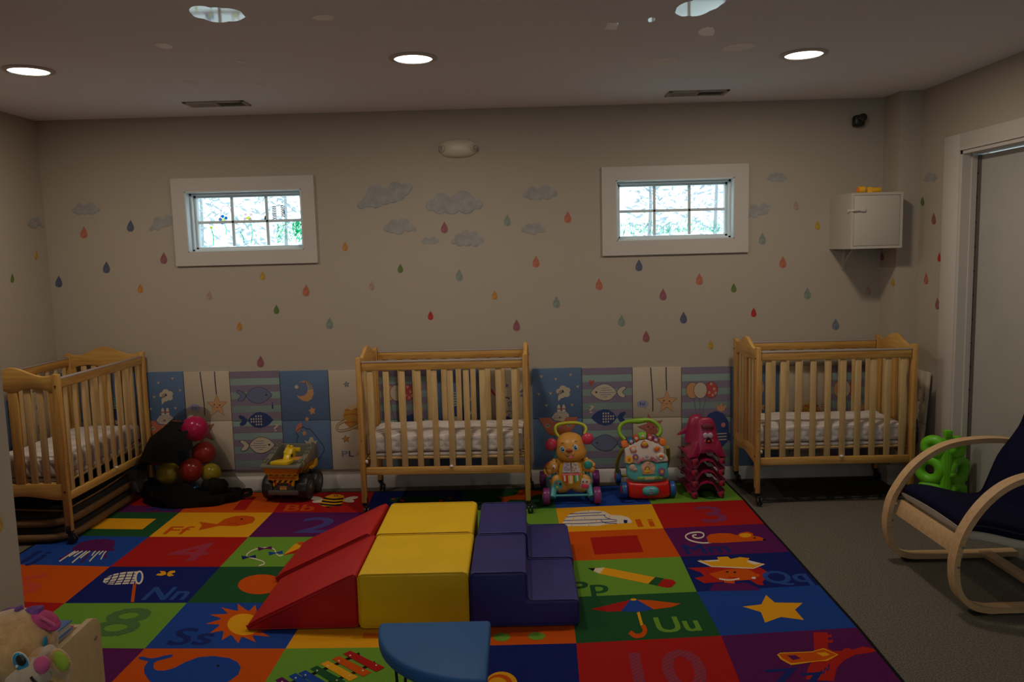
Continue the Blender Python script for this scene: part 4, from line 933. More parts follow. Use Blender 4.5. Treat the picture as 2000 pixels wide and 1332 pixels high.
def quilt():
    nt = QUILT.node_tree; p = nt.nodes['Principled BSDF']; tc = nt.nodes.new('ShaderNodeTexCoord')
    def wv(rot):
        mp = nt.nodes.new('ShaderNodeMapping'); mp.inputs['Rotation'].default_value = rot; w = nt.nodes.new('ShaderNodeTexWave'); w.inputs['Scale'].default_value = 9; w.inputs['Distortion'].default_value = .8
        nt.links.new(tc.outputs['Object'], mp.inputs[0]); nt.links.new(mp.outputs[0], w.inputs[0]); return w
    a, b = wv((0, .785, .785)), wv((0, -.785, -.785)); m = nt.nodes.new('ShaderNodeMath'); m.operation = 'MAXIMUM'
    bp = nt.nodes.new('ShaderNodeBump'); bp.inputs['Strength'].default_value = .5; bp.inputs['Distance'].default_value = .006
    nt.links.new(a.outputs[0], m.inputs[0]); nt.links.new(b.outputs[0], m.inputs[1]); nt.links.new(m.outputs[0], bp.inputs['Height']); nt.links.new(bp.outputs[0], p.inputs['Normal'])
quilt()
def mattress(lab, L, D, loc, rz, seed):
    t = thing('crib_mattress', lab, 'mattress', loc, rz, 'white crib mattresses'); hx, hy = L/2-.040, D/2-.050
    def cushion(z0, z1, m, amp, nm, ex=0):
        tb = bmesh.new(); bmesh.ops.create_cube(tb, size=1)
        bmesh.ops.subdivide_edges(tb, edges=tb.edges[:], cuts=24, use_grid_fill=True)
        for v in tb.verts:
            q = v.co*2; h = (z1-z0)/2
            px, py, pz = q.x*(hx+ex), q.y*(hy+ex), q.z
            # round the edges
            rx = .03; dx = max(0, abs(px)-(hx+ex-rx)); dy = max(0, abs(py)-(hy+ex-rx)); dz = max(0, abs(pz)*h-(h-rx*.8))
            l = math.sqrt(dx*dx+dy*dy+dz*dz)
            p = Vector((px, py, pz*h))
            if l > rx*.9:
                f = (l-rx*.9); p -= Vector((math.copysign(dx, px), math.copysign(dy, py), math.copysign(dz, pz))).normalized()*f*.6
            nn = noise.noise((p.x*7+seed, p.y*7, p.z*4))*amp+noise.noise((p.x*17+seed, p.y*17, p.z*8))*amp*.5
            side = 1 if abs(q.z) < .98 else 0
            p += Vector((math.copysign(nn*(abs(q.x) > .97), q.x), math.copysign(nn*(abs(q.y) > .97), q.y), nn*(q.z > .97)))
            v.co = p+Vector((0, 0, (z0+z1)/2))
        mb = MB(); mb.add(tb, m); return mb.build(nm, t, ang=60)
    cushion(.372, .472, QUILT, .010, 'fitted_sheet', -.002); cushion(.3435, .370, WHITE_CLOTH, .004, 'mattress_pad', -.006)
def crib_at(px_l, px_r, L, D, lab, mlab, seed):
    a, b = fl(*px_l), fl(*px_r); d = (b-a).normalized(); rz = math.atan2(d.y, d.x); c = (a+b)/2; n = Vector((-d.y, d.x, 0)); c += n*(D/2)
    c.z = RZ if seed < 3 else .001
    crib(lab, L, D, c, rz); mattress(mlab, L, D, c, rz, seed)
def crib_xy(x, y, rz, L, D, lab, mlab, seed, z=RZ+.003):
    crib(lab, L, D, (x, y, z), rz); mattress(mlab, L, D, (x, y, z), rz, seed)
crib_xy(-.448, 4.885, -.028, 1.015, .52, 'wooden crib in the centre, behind the red, yellow and blue foam blocks', 'white quilted mattress in the centre crib', 1)
crib_xy(1.870, 4.905, -.01, .945, .52, 'wooden crib in the right corner, beside the bentwood armchair', 'white quilted mattress in the right crib', 5, .008)
crib_xy(-2.752, 4.755, PI/2-.02, .985, .53, 'wooden crib in the left corner, standing lengthways beside the bag of balls', 'white quilted mattress in the left crib', 2)

# ------------------------------------------------------------------ soft foam blocks
VR = mat('vinyl_red', (.44, .010, .012), .48, spec=.3, bump=.15, bscale=40, noise_amt=.08, nscale=5)
VY = mat('vinyl_yellow', (.72, .46, .008), .48, spec=.3, bump=.12, bscale=40, noise_amt=.06, nscale=5)
VN = mat('vinyl_navy', (.026, .026, .15), .48, spec=.3, bump=.15, bscale=40, noise_amt=.1, nscale=5)
VB = mat('vinyl_light_blue', (.020, .105, .30), .55, bump=.12, bscale=60, spec=.25)
HB = .236
def soft(name, lab, prof, x0, y0, y1, m, group, yaw=0., seams=()):
    """prof: (x, z) outline, swept in depth"""
    t = thing(name, lab, 'foam block', (x0, (y0+y1)/2, RZ+.0045), yaw, group); hd = abs(y1-y0)/2-.003
    mb = MB(); tb = bmesh.new(); pts = [Vector((x, -hd, z)) for x, z in prof]
    mb.prism(pts, (0, 2*hd, 0), m, .014, 3); mb.build('body', t, ang=50)
    mb = MB()
    for s in (-1, 1):
        P = [(x*.99+.001, s*(hd-.004), max(z, .004)) for x, z in prof]; c = (sum(p[0] for p in P)/len(P), 0, sum(p[2] for p in P)/len(P))
        Q = []
        for i, p in enumerate(P):
            a, b = Vector(P[i-1]), Vector(p); n_ = Vector(P[(i+1) % len(P)])
            d1 = (a-b).normalized(); d2 = (n_-b).normalized()
            Q += [b+d1*.018-(d1+d2)*0+Vector((0, 0, 0)), b+(d1+d2)*.006, b+d2*.018]
        mb.tube([q for q in Q], .0028, m, 6, closed=True, sm=1); mb.build('seam_piping', t); mb = MB()
    mb.bm.free(); return t
WP = [(0, 0), (0, HB), (-.03, HB*.965), (-.455, .035), (-.475, .015), (-.47, 0)]
soft('foam_wedge', 'red foam ramp wedge at the front left of the block set', WP, -.700, 3.185, 3.660, VR, 'two red foam ramp wedges')
soft('foam_wedge', 'red foam ramp wedge behind the front one, nearest the centre crib', WP, -.722, 3.670, 4.130, VR, 'two red foam ramp wedges', -.03)
YP = [(0, 0), (.462, 0), (.462, HB), (0, HB)]
soft('foam_cube', 'yellow square foam block nearest the light blue stool', YP, -.693, 3.175, 3.648, VY, 'two yellow foam blocks')
soft('foam_cube', 'yellow square foam block behind the front one', YP, -.700, 3.655, 4.120, VY, 'two yellow foam blocks')
SP = [(0, 0), (.452, 0), (.452, .112), (.236, .112), (.236, HB), (0, HB)]
soft('foam_steps', 'navy blue two-step foam stairs at the front right of the block set', SP, -.224, 3.165, 3.622, VN, 'two navy foam stairs')
soft('foam_steps', 'navy blue two-step foam stairs behind the front pair of steps', SP, -.216, 3.629, 4.095, VN, 'two navy foam stairs')
def stool():
    x1, yb, z, r = -.115, 2.545, .335, .372
    t = thing('quarter_round_stool', 'light blue quarter-round padded stool in front of the yellow foam block', 'stool', (x1, yb, RZ+.003))
    P = [Vector((0, 0, 0)), Vector((-r, 0, 0))]
    for i in range(1, 15): a = PI/2*i/15; P.append(Vector((-r*math.cos(a)*1.0, -r*1.02*math.sin(a), 0)))
    P.append(Vector((0, -r*1.02, 0)))
    mb = MB(); mb.prism([p+Vector((0, 0, z-.048)) for p in P], (0, 0, .048), VB, .012, 3); mb.build('seat', t, ang=50)
    mb = MB(); Q = [p*.985+Vector((-.003, -.003, z-.010)) for p in P]; mb.tube(Q, .0022, VB, 6, closed=True, sm=1); mb.build('seam_piping', t)
    for (a, b) in ((-.06, -.05), (-.30, -.05), (-.06, -.31)):
        mb = MB(); mb.tube([(a-.02, b, z-.05), (a-.006, b-.004, .01), (a+.006, b-.004, .01), (a+.02, b, z-.05)], .005, BLACK, 8, sm=3); mb.build('leg', t)
stool()

# ------------------------------------------------------------------ puppy walker
def puppy():
    t = thing('puppy_walker', 'yellow puppy-faced push walker with pink ears and purple wheels', 'push toy', (.306, 4.765, RZ+.003), .0)
    ty = mat('puppy_tan', (.62, .30, .055), .4); tyy = mat('puppy_yellow', (.66, .36, .03), .35); pk = mat('puppy_pink', (.62, .045, .11), .3); pu = mat('wheel_purple', (.20, .02, .17), .35); tq = mat('frame_turquoise', (.05, .32, .36), .4)
    lime = mat('handle_lime', (.42, .45, .02), .35); wh = mat('eye_white', (.75, .75, .78), .25); bl = mat('eye_blue', (.03, .25, .45), .2); rd = mat('toy_red', (.55, .02, .015), .3); gr = mat('toy_green', (.04, .35, .10), .3)
    # crop coordinates -> local metres, leaning back with height
    def P(cx, cz, d=0.): x = (cx-540)/2423; z = (1240-cz)/2423*.97; return Vector((x, .05+.26*z+d, z))
    S = 1/2423
    mb = MB()
    rings = []
    for (z, wl, wr, d) in ((1010, 450, 640, .055), (960, 400, 690, .07), (900, 360, 725, .08), (820, 345, 735, .085), (740, 345, 735, .085), (660, 375, 720, .08), (600, 410, 690, .06), (575, 440, 660, .045)):
        c = (wl+wr)/2; hw = (wr-wl)/2*S; o = P(c, z)
        rings.append([o+Vector((hw*math.copysign(abs(math.cos(a))**.7, math.cos(a)), d*.9*math.copysign(abs(math.sin(a))**.7, math.sin(a)), 0)) for a in [2*PI*k/24 for k in range(24)]])
    mb.loft(rings, tyy); body = mb.build('body', t)
    mb = MB()
    for sx, hx, hz in ((-1, 335, 940), (1, 740, 945)):
        mb.tube([P(540+sx*40, 960, 0), P((540+hx)/2, 1000, -.01), P(hx-sx*0, 985, -.02)], [.04, .042, .045], ty, 16); mb.sph(P(hx, hz+5, -.03), (.045, .030, .054), ty)
        mb.sph(P(hx, hz+60, -.02), (.038, .035, .034), ty)
    mb.build('legs', t)
    for sx, hx, hz, nm in ((-1, 265, 690, 0), (1, 800, 680, 1)):
        mb = MB(); mb.tube([P(540+sx*150, 650, .0), P((540+sx*150+hx)/2, 660, -.015), P(hx, hz, -.03)], [.03, .028, .03], ty, 14)
        mb.sph(P(hx, hz+10, -.04), (.040, .022, .042), ty)
        for q in range(3): mb.sph(P(hx+sx*(-30+q*45) if nm == 0 else hx+sx*(-30+q*50), hz-75+q*38 if nm else hz-75+q*40, -.04), (.019, .018, .019), ty)
        mb.sph(P(hx+sx*50, hz+65, -.04), (.022, .018, .022), ty)
        mb.build('paw', t)
    mb = MB()
    rings = []
    for (z, wl, wr, d) in ((612, 440, 640, .03), (590, 385, 715, .055), (550, 342, 765, .072), (505, 328, 788, .080), (460, 326, 790, .083), (400, 332, 760, .085), (340, 335, 745, .085), (290, 348, 728, .08), (245, 385, 700, .066), (215, 440, 650, .045), (200, 500, 595, .02)):
        c = (wl+wr)/2; hw = (wr-wl)/2*S; o = P(c, z, -.03)
        rings.append([o+Vector((hw*math.cos(a), d*math.sin(a), 0)) for a in [2*PI*k/28 for k in range(28)]])
    mb.loft(rings, ty); head = mb.build('head', t, ang=60)
    for (cx, cz, rx, rz_, rot) in ((255, 360, 86, 98, .55), (806, 288, 90, 88, -.35)):
        mb = MB(); mb.sph(P(cx, cz, -.04), (rx*S, .026, rz_*S), pk, rot=Matrix.Rotation(rot, 4, 'Y')); mb.build('ear', t)
    def F(cx, cz, k=0.):   # on the face front
        u = (cx-555)/235.; w = (cz-440)/260.; d = .084*math.sqrt(max(.05, 1-min(.95, u*u)*.9-max(0, -w)**3*.5)); p = P(cx, cz, -.03); return p-Vector((0, d+k, 0))
    def disc(mb, cx, cz, rx, rz_, m, k, rot=0.):
        c, s_ = math.cos(rot), math.sin(rot)
        mb.face([F(cx+rx*math.cos(a)*c-rz_*math.sin(a)*s_, cz+rx*math.cos(a)*s_+rz_*math.sin(a)*c, k) for a in [2*PI*q/20 for q in range(20)]], m)
    for cx, cz, rot in ((415, 400, -.15), (612, 372, -.15)):
        mb = MB(); disc(mb, cx, cz, 36, 44, wh, .002, rot); disc(mb, cx-3, cz+2, 26, 34, bl, .003, rot); disc(mb, cx+(6 if cx > 500 else 12), cz+2, 17, 26, BLACK, .004, rot); disc(mb, cx+8, cz-8, 7, 9, wh, .005)
        disc(mb, cx+5, cz-90, 24, 4, BLACK, .002, -.1); disc(mb, cx-38, cz-24, 10, 3, BLACK, .003, .7); disc(mb, cx-30, cz-36, 10, 3, BLACK, .003, .8)
        mb.build('eye', head)
    mb = MB(); mb.sph(F(516, 415, .002), (.021, .013, .0115), mat('nose_red', (.30, .03, .02), .3)); mb.build('nose', head)
    mb = MB(); pts = [(432, 458), (455, 485), (490, 508), (530, 518), (565, 505), (590, 475), (600, 445), (585, 470), (560, 488), (525, 495), (490, 490), (460, 475)]
    mb.face([F(x, z, .002) for x, z in pts], mat('mouth_dark', (.10, .02, .02), .4)); disc(mb, 535, 508, 34, 14, pk, .003, -.15); mb.build('mouth', head)
    mb = MB(); mb.tube([P(380, 270, -.01), P(330, 190, 0), P(345, 110, .01), P(450, 78, .01), P(560, 70, .01), P(670, 76, .01), P(765, 110, .01), P(800, 165, 0), P(770, 240, -.01)], .0105, lime, 12)
    for cx in (470, 640): mb.cyl(P(cx-8, 74, .01), P(cx+8, 74, .01), .0125, lime, bev=.002)
    mb.build('handle', t)
    # activity features on the belly
    def B(cx, cz, k=0.): return P(cx, cz, -.080-k)
    pgm = [mat('page_'+str(i), c, .4, noise_amt=.7, nscale=90) for i, c in enumerate(((.35, .30, .38), (.45, .35, .30)))]
    mb = MB()
    for i, q in enumerate(([(425, 610), (530, 605), (530, 755), (402, 750)], [(550, 605), (650, 610), (690, 750), (550, 755)])): mb.prism([B(x, z, .002) for x, z in q], (0, -.006, 0), (tyy), .002); mb.face([B(x+(4 if x < 540 else -4)*(1 if x in (425, 402, 650, 690) else 0), z, .0085) for x, z in q], pgm[i])
    mb.build('picture_book', body)
    mb = MB(); mb.prism([B(395, 768), B(680, 768), B(676, 800), B(400, 800)], (0, -.008, 0), mat('toy_pink', (.62, .12, .14), .35), .002); mb.build('piano_top', body)
    for i, (cx, c, zb) in enumerate(((435, rd, 890), (525, tyy, 922), (625, gr, 892))):
        mb = MB(); mb.prism([B(cx-38, 800), B(cx+42, 800), B(cx+(20 if i == 2 else 40), zb+(-20 if i == 2 else 25 if i == 0 else 0)), B(cx-(22 if i == 0 else 38), zb-(20 if i == 0 else 0)+(20 if i == 2 else 0))], (0, -.010, 0), c, .002)
        mb.cyl(B(cx, 795, .006), B(cx+4, zb-10, .006), .007, mat('clear_key', (.62, .56, .50), .15), seg=12); mb.build('piano_key', body)
    mb = MB(); c = P(337, 943, -.058); mb.cyl(c, c-Vector((0, .006, .0)), .034, tyy, seg=28); mb.cyl(c-Vector((0, .005, 0)), c-Vector((0, .010, 0)), .030, bl if 0 else tq, seg=28)
    for a, col_ in ((2.2, rd), (.4, BLACK), (4.4, lime)): mb.cyl(c+Vector((.015*math.cos(a), -.009, .015*math.sin(a))), c+Vector((.015*math.cos(a), -.013, .015*math.sin(a))), .007, col_, seg=12)
    mb.build('spinning_dial', t)
    mb = MB(); c = P(740, 945, -.056); mb.box(c-Vector((0, .004, 0)), (.058, .008, .066), mat('switch_cream', (.6, .5, .42), .4), .004, rot=Matrix.Rotation(.25, 4, 'Y')); mb.box(c-Vector((0, .010, .012)), (.046, .012, .026), pk, .004, rot=Matrix.Rotation(.25, 4, 'Y'))
    for s_ in (-1, 1): mb.cyl(c+Vector((s_*.012, -.007, .015)), c+Vector((s_*.012, -.010, .016)), .005, BLACK, seg=10)
    mb.build('light_switch', t)
    mb = MB(); mb.sph(P(797, 665, -.062), (.027, .012, .027), mat('ball_teal', (.02, .30, .28), .3)); mb.build('roller_ball', t)
    mb = MB(); mb.box(P(290, 682, -.064), (.018, .004, .024), wh, .002); mb.box(P(280, 695, -.067), (.009, .004, .010), rd, .001); mb.build('picture_button', t)
    mb = MB(); mb.tube([P(240, 600, -.05), P(180, 640, -.06), P(140, 700, -.06), P(165, 770, -.05), P(175, 840, -.04)], .0035, rd, 8)
    for q, c_ in enumerate((lime, tyy, lime, rd)): mb.sph(P(138+q*9, 730+q*24, -.062), (.0075, .006, .0085), c_)
    mb.build('bead_string', t)
    for sx in (-1, 1):
        mb = MB(); mb.tube([Vector((sx*.12, -.005, .045)), Vector((sx*.11, .03, .09)), Vector((sx*.10, .10, .20)), Vector((sx*.08, .13, .32))], [.022, .020, .016, .014], tq, 10); mb.tube([Vector((sx*.125, .0, .05)), Vector((sx*.13, .20, .055)), Vector((sx*.145, .38, .06))], .012, tq, 10)
        mb.build('side_frame', t)
    mb = MB(); mb.cyl((-.14, .38, .055), (.14, .38, .055), .008, tq, seg=10); mb.cyl((-.14, 0, .055), (.14, 0, .055), .007, tq, seg=10); mb.build('axle', t)
    for x, y in ((-.157, 0), (.155, 0), (-.165, .38), (.185, .38)):
        mb = MB(); mb.cyl((x-.021, y, .052), (x+.021, y, .052), .052, pu, seg=32, bev=.007); s_ = math.copysign(1, x); mb.cyl((x+s_*.019, y, .052), (x+s_*.024, y, .052), .022, tyy, seg=20); mb.build('wheel', t)
puppy()

# ------------------------------------------------------------------ white activity walker
def walker():
    t = thing('activity_walker', 'white and turquoise activity walker with green handle and red base', 'push toy', (.790, 4.855, RZ+.003), .0)
    wh = mat('panel_white', (.60, .53, .47), .4); tq = mat('panel_turquoise', (.06, .36, .38), .35); rd = mat('base_red', (.58, .015, .012), .25); bl = mat('wheel_blue', (.012, .085, .30), .35); gr = mat('handle_green', (.22, .42, .02), .35)
    org = mat('key_orange', (.75, .17, .01), .35); blk = mat('key_blue', (.02, .10, .30), .35); pur = mat('key_purple', (.22, .06, .22), .35); mg = mat('key_magenta', (.42, .02, .08), .35); lg = mat('key_green', (.20, .50, .03), .35); yl = mat('gear_yellow', (.66, .42, .03), .4); olive = mat('leg_yellow', (.40, .34, .03), .45)
    S = 1/2376
    def P(cx, cz, d=0.): x = (cx-535)*S; z = (1235-cz)*S*.98; return Vector((x, .0+.22*z+d, z))
    # red base
    mb = MB(); out = [(235, 1205), (232, 1100), (218, 960), (300, 985), (535, 1000), (760, 985), (828, 955), (848, 1100), (848, 1200), (760, 1228), (535, 1238), (320, 1228)]
    mb.prism([Vector((P(x, z).x, -.035, P(x, z).z)) for x, z in out], (0, .11, 0), rd, .014, 3); mb.build('base', t, ang=50)
    mb = MB(); mb.sph(P(548, 1092, -.065), (.052, .026, .029), tq, fn=lambda v: Vector((math.copysign(abs(v.x)**.6, v.x), v.y, v.z))); 
    for q in range(3): mb.sph(P(548, 1062+q*28, -.088), (.012, .004, .005), pur)
    mb.build('roller', t)
    mb = MB()
    for cx in (330, 755): mb.cyl(P(cx, 1095, -.058), P(cx, 1095, -.066), .020, rd, seg=24, bev=.003)
    mb.build('base_discs', t) if 0 else mb.bm.free()
    for x in (-.150, .150):
        for y in (0, .31):
            mb = MB(); mb.cyl((x-.018, y+.01, .050), (x+.018, y+.01, .050), .0495, bl, seg=32, bev=.008); s_ = math.copysign(1, x); mb.cyl((x+s_*.017, y+.01, .05), (x+s_*.023, y+.01, .05), .026, rd, seg=20, bev=.003); mb.build('wheel', t)
    # lower turquoise panel
    def slab(out, d0, th, m, bev=.006, name=None, par=None):
        mb = MB(); mb.prism([P(x, z, d0) for x, z in out], (0, -th, 0), m, bev, 3)
        return mb.build(name, par or t, ang=50)
    slab([(205, 690), (820, 690), (835, 740), (822, 800), (838, 860), (815, 925), (700, 965), (535, 975), (360, 965), (240, 925), (208, 850), (222, 790), (200, 740)], .0, .045, tq, .01, 'lower_panel')
    up = slab([(190, 700), (200, 560), (190, 470), (300, 415), (420, 365), (500, 350), (570, 360), (700, 420), (780, 470), (770, 560), (825, 610), (835, 680), (690, 690), (650, 705), (590, 660), (530, 650), (460, 665), (380, 715), (330, 690)], -.005, .048, wh, .008, 'upper_panel')
    for (pts, m, lb) in (([(145, 395), (185, 365), (230, 365), (262, 440), (205, 465), (155, 450)], org, 0), ([(240, 355), (310, 320), (350, 395), (280, 425)], blk, 1), ([(325, 312), (385, 280), (425, 350), (355, 390)], mat('key_red', (.55, .06, .02), .35), 1), ([(400, 270), (460, 252), (530, 262), (522, 330), (490, 350), (425, 345)], lg, 1),
                     ([(540, 272), (625, 300), (605, 385), (530, 345)], mg, 1), ([(640, 310), (712, 345), (680, 412), (615, 380)], pur, 1), ([(725, 345), (790, 350), (818, 385), (808, 440), (760, 450), (705, 415)], org, 0)):
        o = slab(pts, -.015, .040, m, .005, 'key')
        if lb:
            mb = MB(); cx = sum(p[0] for p in pts)/len(pts); cz = sum(p[1] for p in pts)/len(pts); mb.sph(P(cx, cz, -.056), (.011, .004, .010), wh, seg=10, rings=6); mb.sph(P(cx+6, cz+22, -.056), (.005, .003, .008), org, seg=8, rings=5); mb.build('picture', o)
    slab([(488, 358), (520, 385), (550, 435), (535, 462), (445, 462), (428, 432), (455, 385)], -.045, .016, mg, .005, 'triangle_button'); mb = MB(); mb.sph(P(490, 415, -.062), (.018, .007, .017), yl); mb.build('button_light', t)
    slab([(262, 460), (350, 440), (375, 520), (290, 545)], -.045, .016, org, .005, 'square_button'); mb = MB(); mb.sph(P(320, 490, -.062), (.017, .007, .016), wh); mb.build('button_light', t)
    mb = MB(); mb.cyl(P(668, 490, -.045), P(668, 490, -.060), .025, wh, seg=26, bev=.003); mb.sph(P(668, 487, -.062), (.017, .006, .016), org); mb.build('round_button', t)
    def gear(cx, cz, r, m, n, nm):
        mb = MB(); pts = []
        for k in range(2*n): a = PI*k/n; q = r*(1 if k % 2 else .82); pts.append(P(cx+q*math.cos(a), cz+q*math.sin(a), -.048))
        mb.prism(pts, (0, -.014, 0), m, 0); mb.cyl(P(cx, cz, -.060), P(cx, cz, -.067), r*.4*S, yl if m is pur else org, seg=14); mb.build(nm, t)
    gear(252, 632, 62, yl, 14, 'gear'); gear(350, 600, 48, pur, 10, 'gear')
    mb = MB(); mb.sph(P(720, 600, -.055), (.028, .012, .022), wh); mb.sph(P(722, 588, -.066), (.013, .006, .009), org); mb.sph(P(722, 632, -.062), (.009, .005, .006), mat('gloss_white', (.8, .8, .8), .15)); mb.build('phone_dial', t)
    for cx, cz, rot in ((422, 655, .62), (618, 640, -.62)):
        mb = MB(); mb.box(P(cx, cz, -.057), (.052, .006, .018), mat('strip_print', (.42, .16, .22), .4, noise_amt=.8, nscale=60), .002, rot=Matrix.Rotation(-rot, 4, 'Y')); mb.build('picture_strip', t)
    mb = MB(); mb.cyl(P(515, 598, -.05), P(515, 598, -.058), .011, mat('knob_lilac', (.42, .40, .5), .4), seg=16, bev=.002); mb.build('knob', t)
    mb = MB(); A = [P(530+105*math.cos(a), 770-95*math.sin(a), -.047) for a in [PI*k/14 for k in range(15)]]; A = [P(625, 860, -.047)]+A+[P(440, 860, -.047)]; mb.prism(A, (0, -.004, 0), mat('scene_print', (.50, .30, .20), .5, noise_amt=.5, nscale=30), .001)
    mb.sph(P(515, 775, -.053), (.017, .004, .017), mat('lion_brown', (.30, .14, .05), .5), seg=14, rings=8); mb.sph(P(518, 785, -.056), (.010, .004, .010), yl, seg=12, rings=8); mb.sph(P(515, 820, -.053), (.020, .004, .012), yl, seg=12, rings=8); mb.build('arch_picture', t)
    mb = MB(); mb.sph(P(300, 755, -.05), (.022, .010, .020), mat('hedgehog_cream', (.55, .42, .34), .5)); mb.sph(P(335, 785, -.05), (.016, .008, .011), mat('hedgehog_cream', (.5, .4, .3), .5)); mb.build('hedgehog_knob', t)
    gear(728, 818, 56, pur, 6, 'flower_knob')
    mb = MB(); mb.box(P(550, 915, -.050), (.16, .008, .018), mat('grass_print', (.22, .38, .08), .5, noise_amt=.6, nscale=40), .003); mb.box(P(545, 920, -.055), (.06, .006, .016), mat('sand_print', (.5, .38, .22), .5), .003); mb.build('landscape_strip', t)
    mb = MB(); mb.tube([P(215, 365, -.02), P(155, 300, -.01), P(140, 220, 0), P(185, 145, .005), P(290, 112, .01), P(440, 108, .01), P(590, 95, .01), P(690, 140, .005), P(752, 215, 0), P(745, 280, -.01), P(690, 325, -.02)], [.012, .013, .013, .0125, .013, .019, .013, .0125, .013, .013, .012], gr, 14); mb.build('handle', t)
    for sx in (-1, 1):
        mb = MB(); mb.tube([Vector((sx*.135, .08, .30)), Vector((sx*.155, .16, .24)), Vector((sx*.165, .24, .15)), Vector((sx*.150, .31, .06))], [.012, .013, .013, .013], olive, 12); mb.build('rear_leg', t)
    mb = MB(); mb.cyl((-.135, .32, .05), (.135, .32, .05), .008, olive, seg=10); mb.build('axle', t)
walker()

# ------------------------------------------------------------------ stack of pink ride-on toys
def rocker(z, top, lab, k):
    pk = mat('rocker_pink', (.31, .010, .060), .36); t = thing('ride_on_toy', lab, 'ride-on toy', (1.148+.004*(k % 2), 4.835, z), .02+.012*math.sin(k*2.1), 'stacked pink ride-on toys')
    D = .30; hw = .108
    def section(f, y, lift=0.):
        pts = []
        for x, zz in ((-hw-.008, .046), (-hw+.004, .040), (-hw+.022, .040), (-.066, .050), (-.052, .075), (-.036, .098), (0, .110), (.036, .098), (.052, .075), (.066, .050), (hw-.022, .040), (hw-.004, .040), (hw+.008, .046)):
            pts.append(Vector((x, y, zz+lift)))
        return pts
    outs = []
    n = 9
    for i in range(n):
        y = D*i/(n-1); pin = 1-.07*math.sin(PI*i/(n-1)); s = section(0, y); s = [Vector((p.x*pin, p.y-.03*(1-abs(p.x)/hw)*(1 if i == 0 else 0), p.z)) for p in s]
        th = [Vector((p.x*(1-.0), p.y, p.z-.010)) for p in reversed(s)]; outs.append(s+th)
    mb = MB(); mb.loft(outs, pk); mb.build('saddle', t, ang=50)
    for x in (-.083, .083):
        for y in (-.002, D-.02):
            mb = MB(); rb = mat('wheel_rim_black', (.02, .012, .015), .5); c = mat('wheel_pink', (.36, .012, .04), .35)
            for s_ in (-1, 1):
                mb.cyl((x+s_*.004+.006, y-.006*s_, .022), (x+s_*.017+.006, y-.010*s_, .022), .0215, rb, seg=20, bev=.003); mb.cyl((x+s_*.016+.006, y-.010*s_, .022), (x+s_*.019+.006, y-.011*s_, .022), .016, c, seg=18, bev=.002)
            mb.cyl((x+.004, y-.012, .022), (x+.005, y-.026, .022), .019, c, seg=18, bev=.003); mb.cyl((x, y, .022), (x, y, .046), .007, rb, seg=10); mb.build('caster', t)
    if top:
        # front shield with rounded top and handle opening
        rings = []
        for z_, w0, w1, yf, yd in ((.044, .110, .110, -.012, .060), (.075, .098, .098, -.018, .068), (.13, .080, .080, -.012, .070), (.19, .066, .066, 0, .070), (.235, .058, .058, .010, .066), (.262, .050, .050, .016, .058), (.280, .036, .036, .022, .048), (.287, .016, .016, .030, .040)):
            r_ = []
            for q in range(24):
                a = 2*PI*q/24; cx, sy_ = math.cos(a), math.sin(a); r_.append(Vector((w0*math.copysign(abs(cx)**.6, cx), (yf+yd)/2+(yd-yf)/2*math.copysign(abs(sy_)**.6, sy_), z_)))
            rings.append(r_)
        # keep the arch free at the bottom: open shell
        mb = MB(); mb.loft(rings[1:], pk, cap=True)
        for sx in (-1, 1):
            mb.prism([Vector((sx*.118, -.014, .040)), Vector((sx*.060, -.014, .050)), Vector((sx*.045, -.016, .09)), Vector((sx*.060, -.016, .15)), Vector((sx*.078, -.012, .14)), Vector((sx*.105, -.014, .06))], (0, .07, 0), pk, .006)
        mb.build('front_shield', t, ang=55)
        mb = MB(); mb.box((.004, .012, .236), (.078, .034, .030), mat('slot_dark', (.12, .008, .022), .6), .010, rot=Matrix.Rotation(-.25, 4, 'X')); mb.build('hand_hole', t)
        wht = mat('eye_sticker', (.55, .45, .52), .3); mb = MB()
        for sx in (-1, 1): mb.cyl((.004+sx*.015, .012, .1835), (.004+sx*.015, -.008, .181), .0155, wht, seg=20, bev=.002)
        mb.build('eyes', t)
        mb = MB(); mb.cyl((.006, .0, .153), (.006, -.0165, .151), .016, BLACK, seg=18); mb.sph((.006, -.017, .148), (.010, .003, .007), mat('tongue_red', (.5, .03, .02), .4), seg=12, rings=6)
        for sx in (-1, 1): mb.cyl((.006+sx*.020, -.014, .16), (.006+sx*.028, -.015, .145), .0015, yellow_line, seg=6)
        mb.build('mouth', t)
        rings = []
        for z_, w, yf, yd in ((.08, .080, .215, .325), (.13, .070, .225, .33), (.19, .058, .235, .325), (.235, .045, .245, .315), (.255, .02, .262, .30)):
            rings.append([Vector((w*math.copysign(abs(math.cos(a))**.7, math.cos(a)), (yf+yd)/2+(yd-yf)/2*math.sin(a), z_)) for a in [2*PI*q/24 for q in range(24)]])
        mb = MB(); mb.loft(rings, pk); mb.prism([Vector((-.05, .28, .13)), Vector((-.05, .28, .18)), Vector((-.12, .30, .115))], (0, .03, 0), pk, .004); mb.build('backrest', t, ang=55)
yellow_line = mat('whisker_yellow', (.6, .45, .15), .5)
for k, (lab, tp) in enumerate((('pink ride-on toy at the bottom of the stack, wheels on the rug', 0), ('second pink ride-on toy from the bottom of the stack', 0), ('third pink ride-on toy from the bottom of the stack', 0), ('topmost pink ride-on toy with white eyes and a hand hole', 1))):
    rocker(RZ+.003+.0705*k, tp, lab, k)

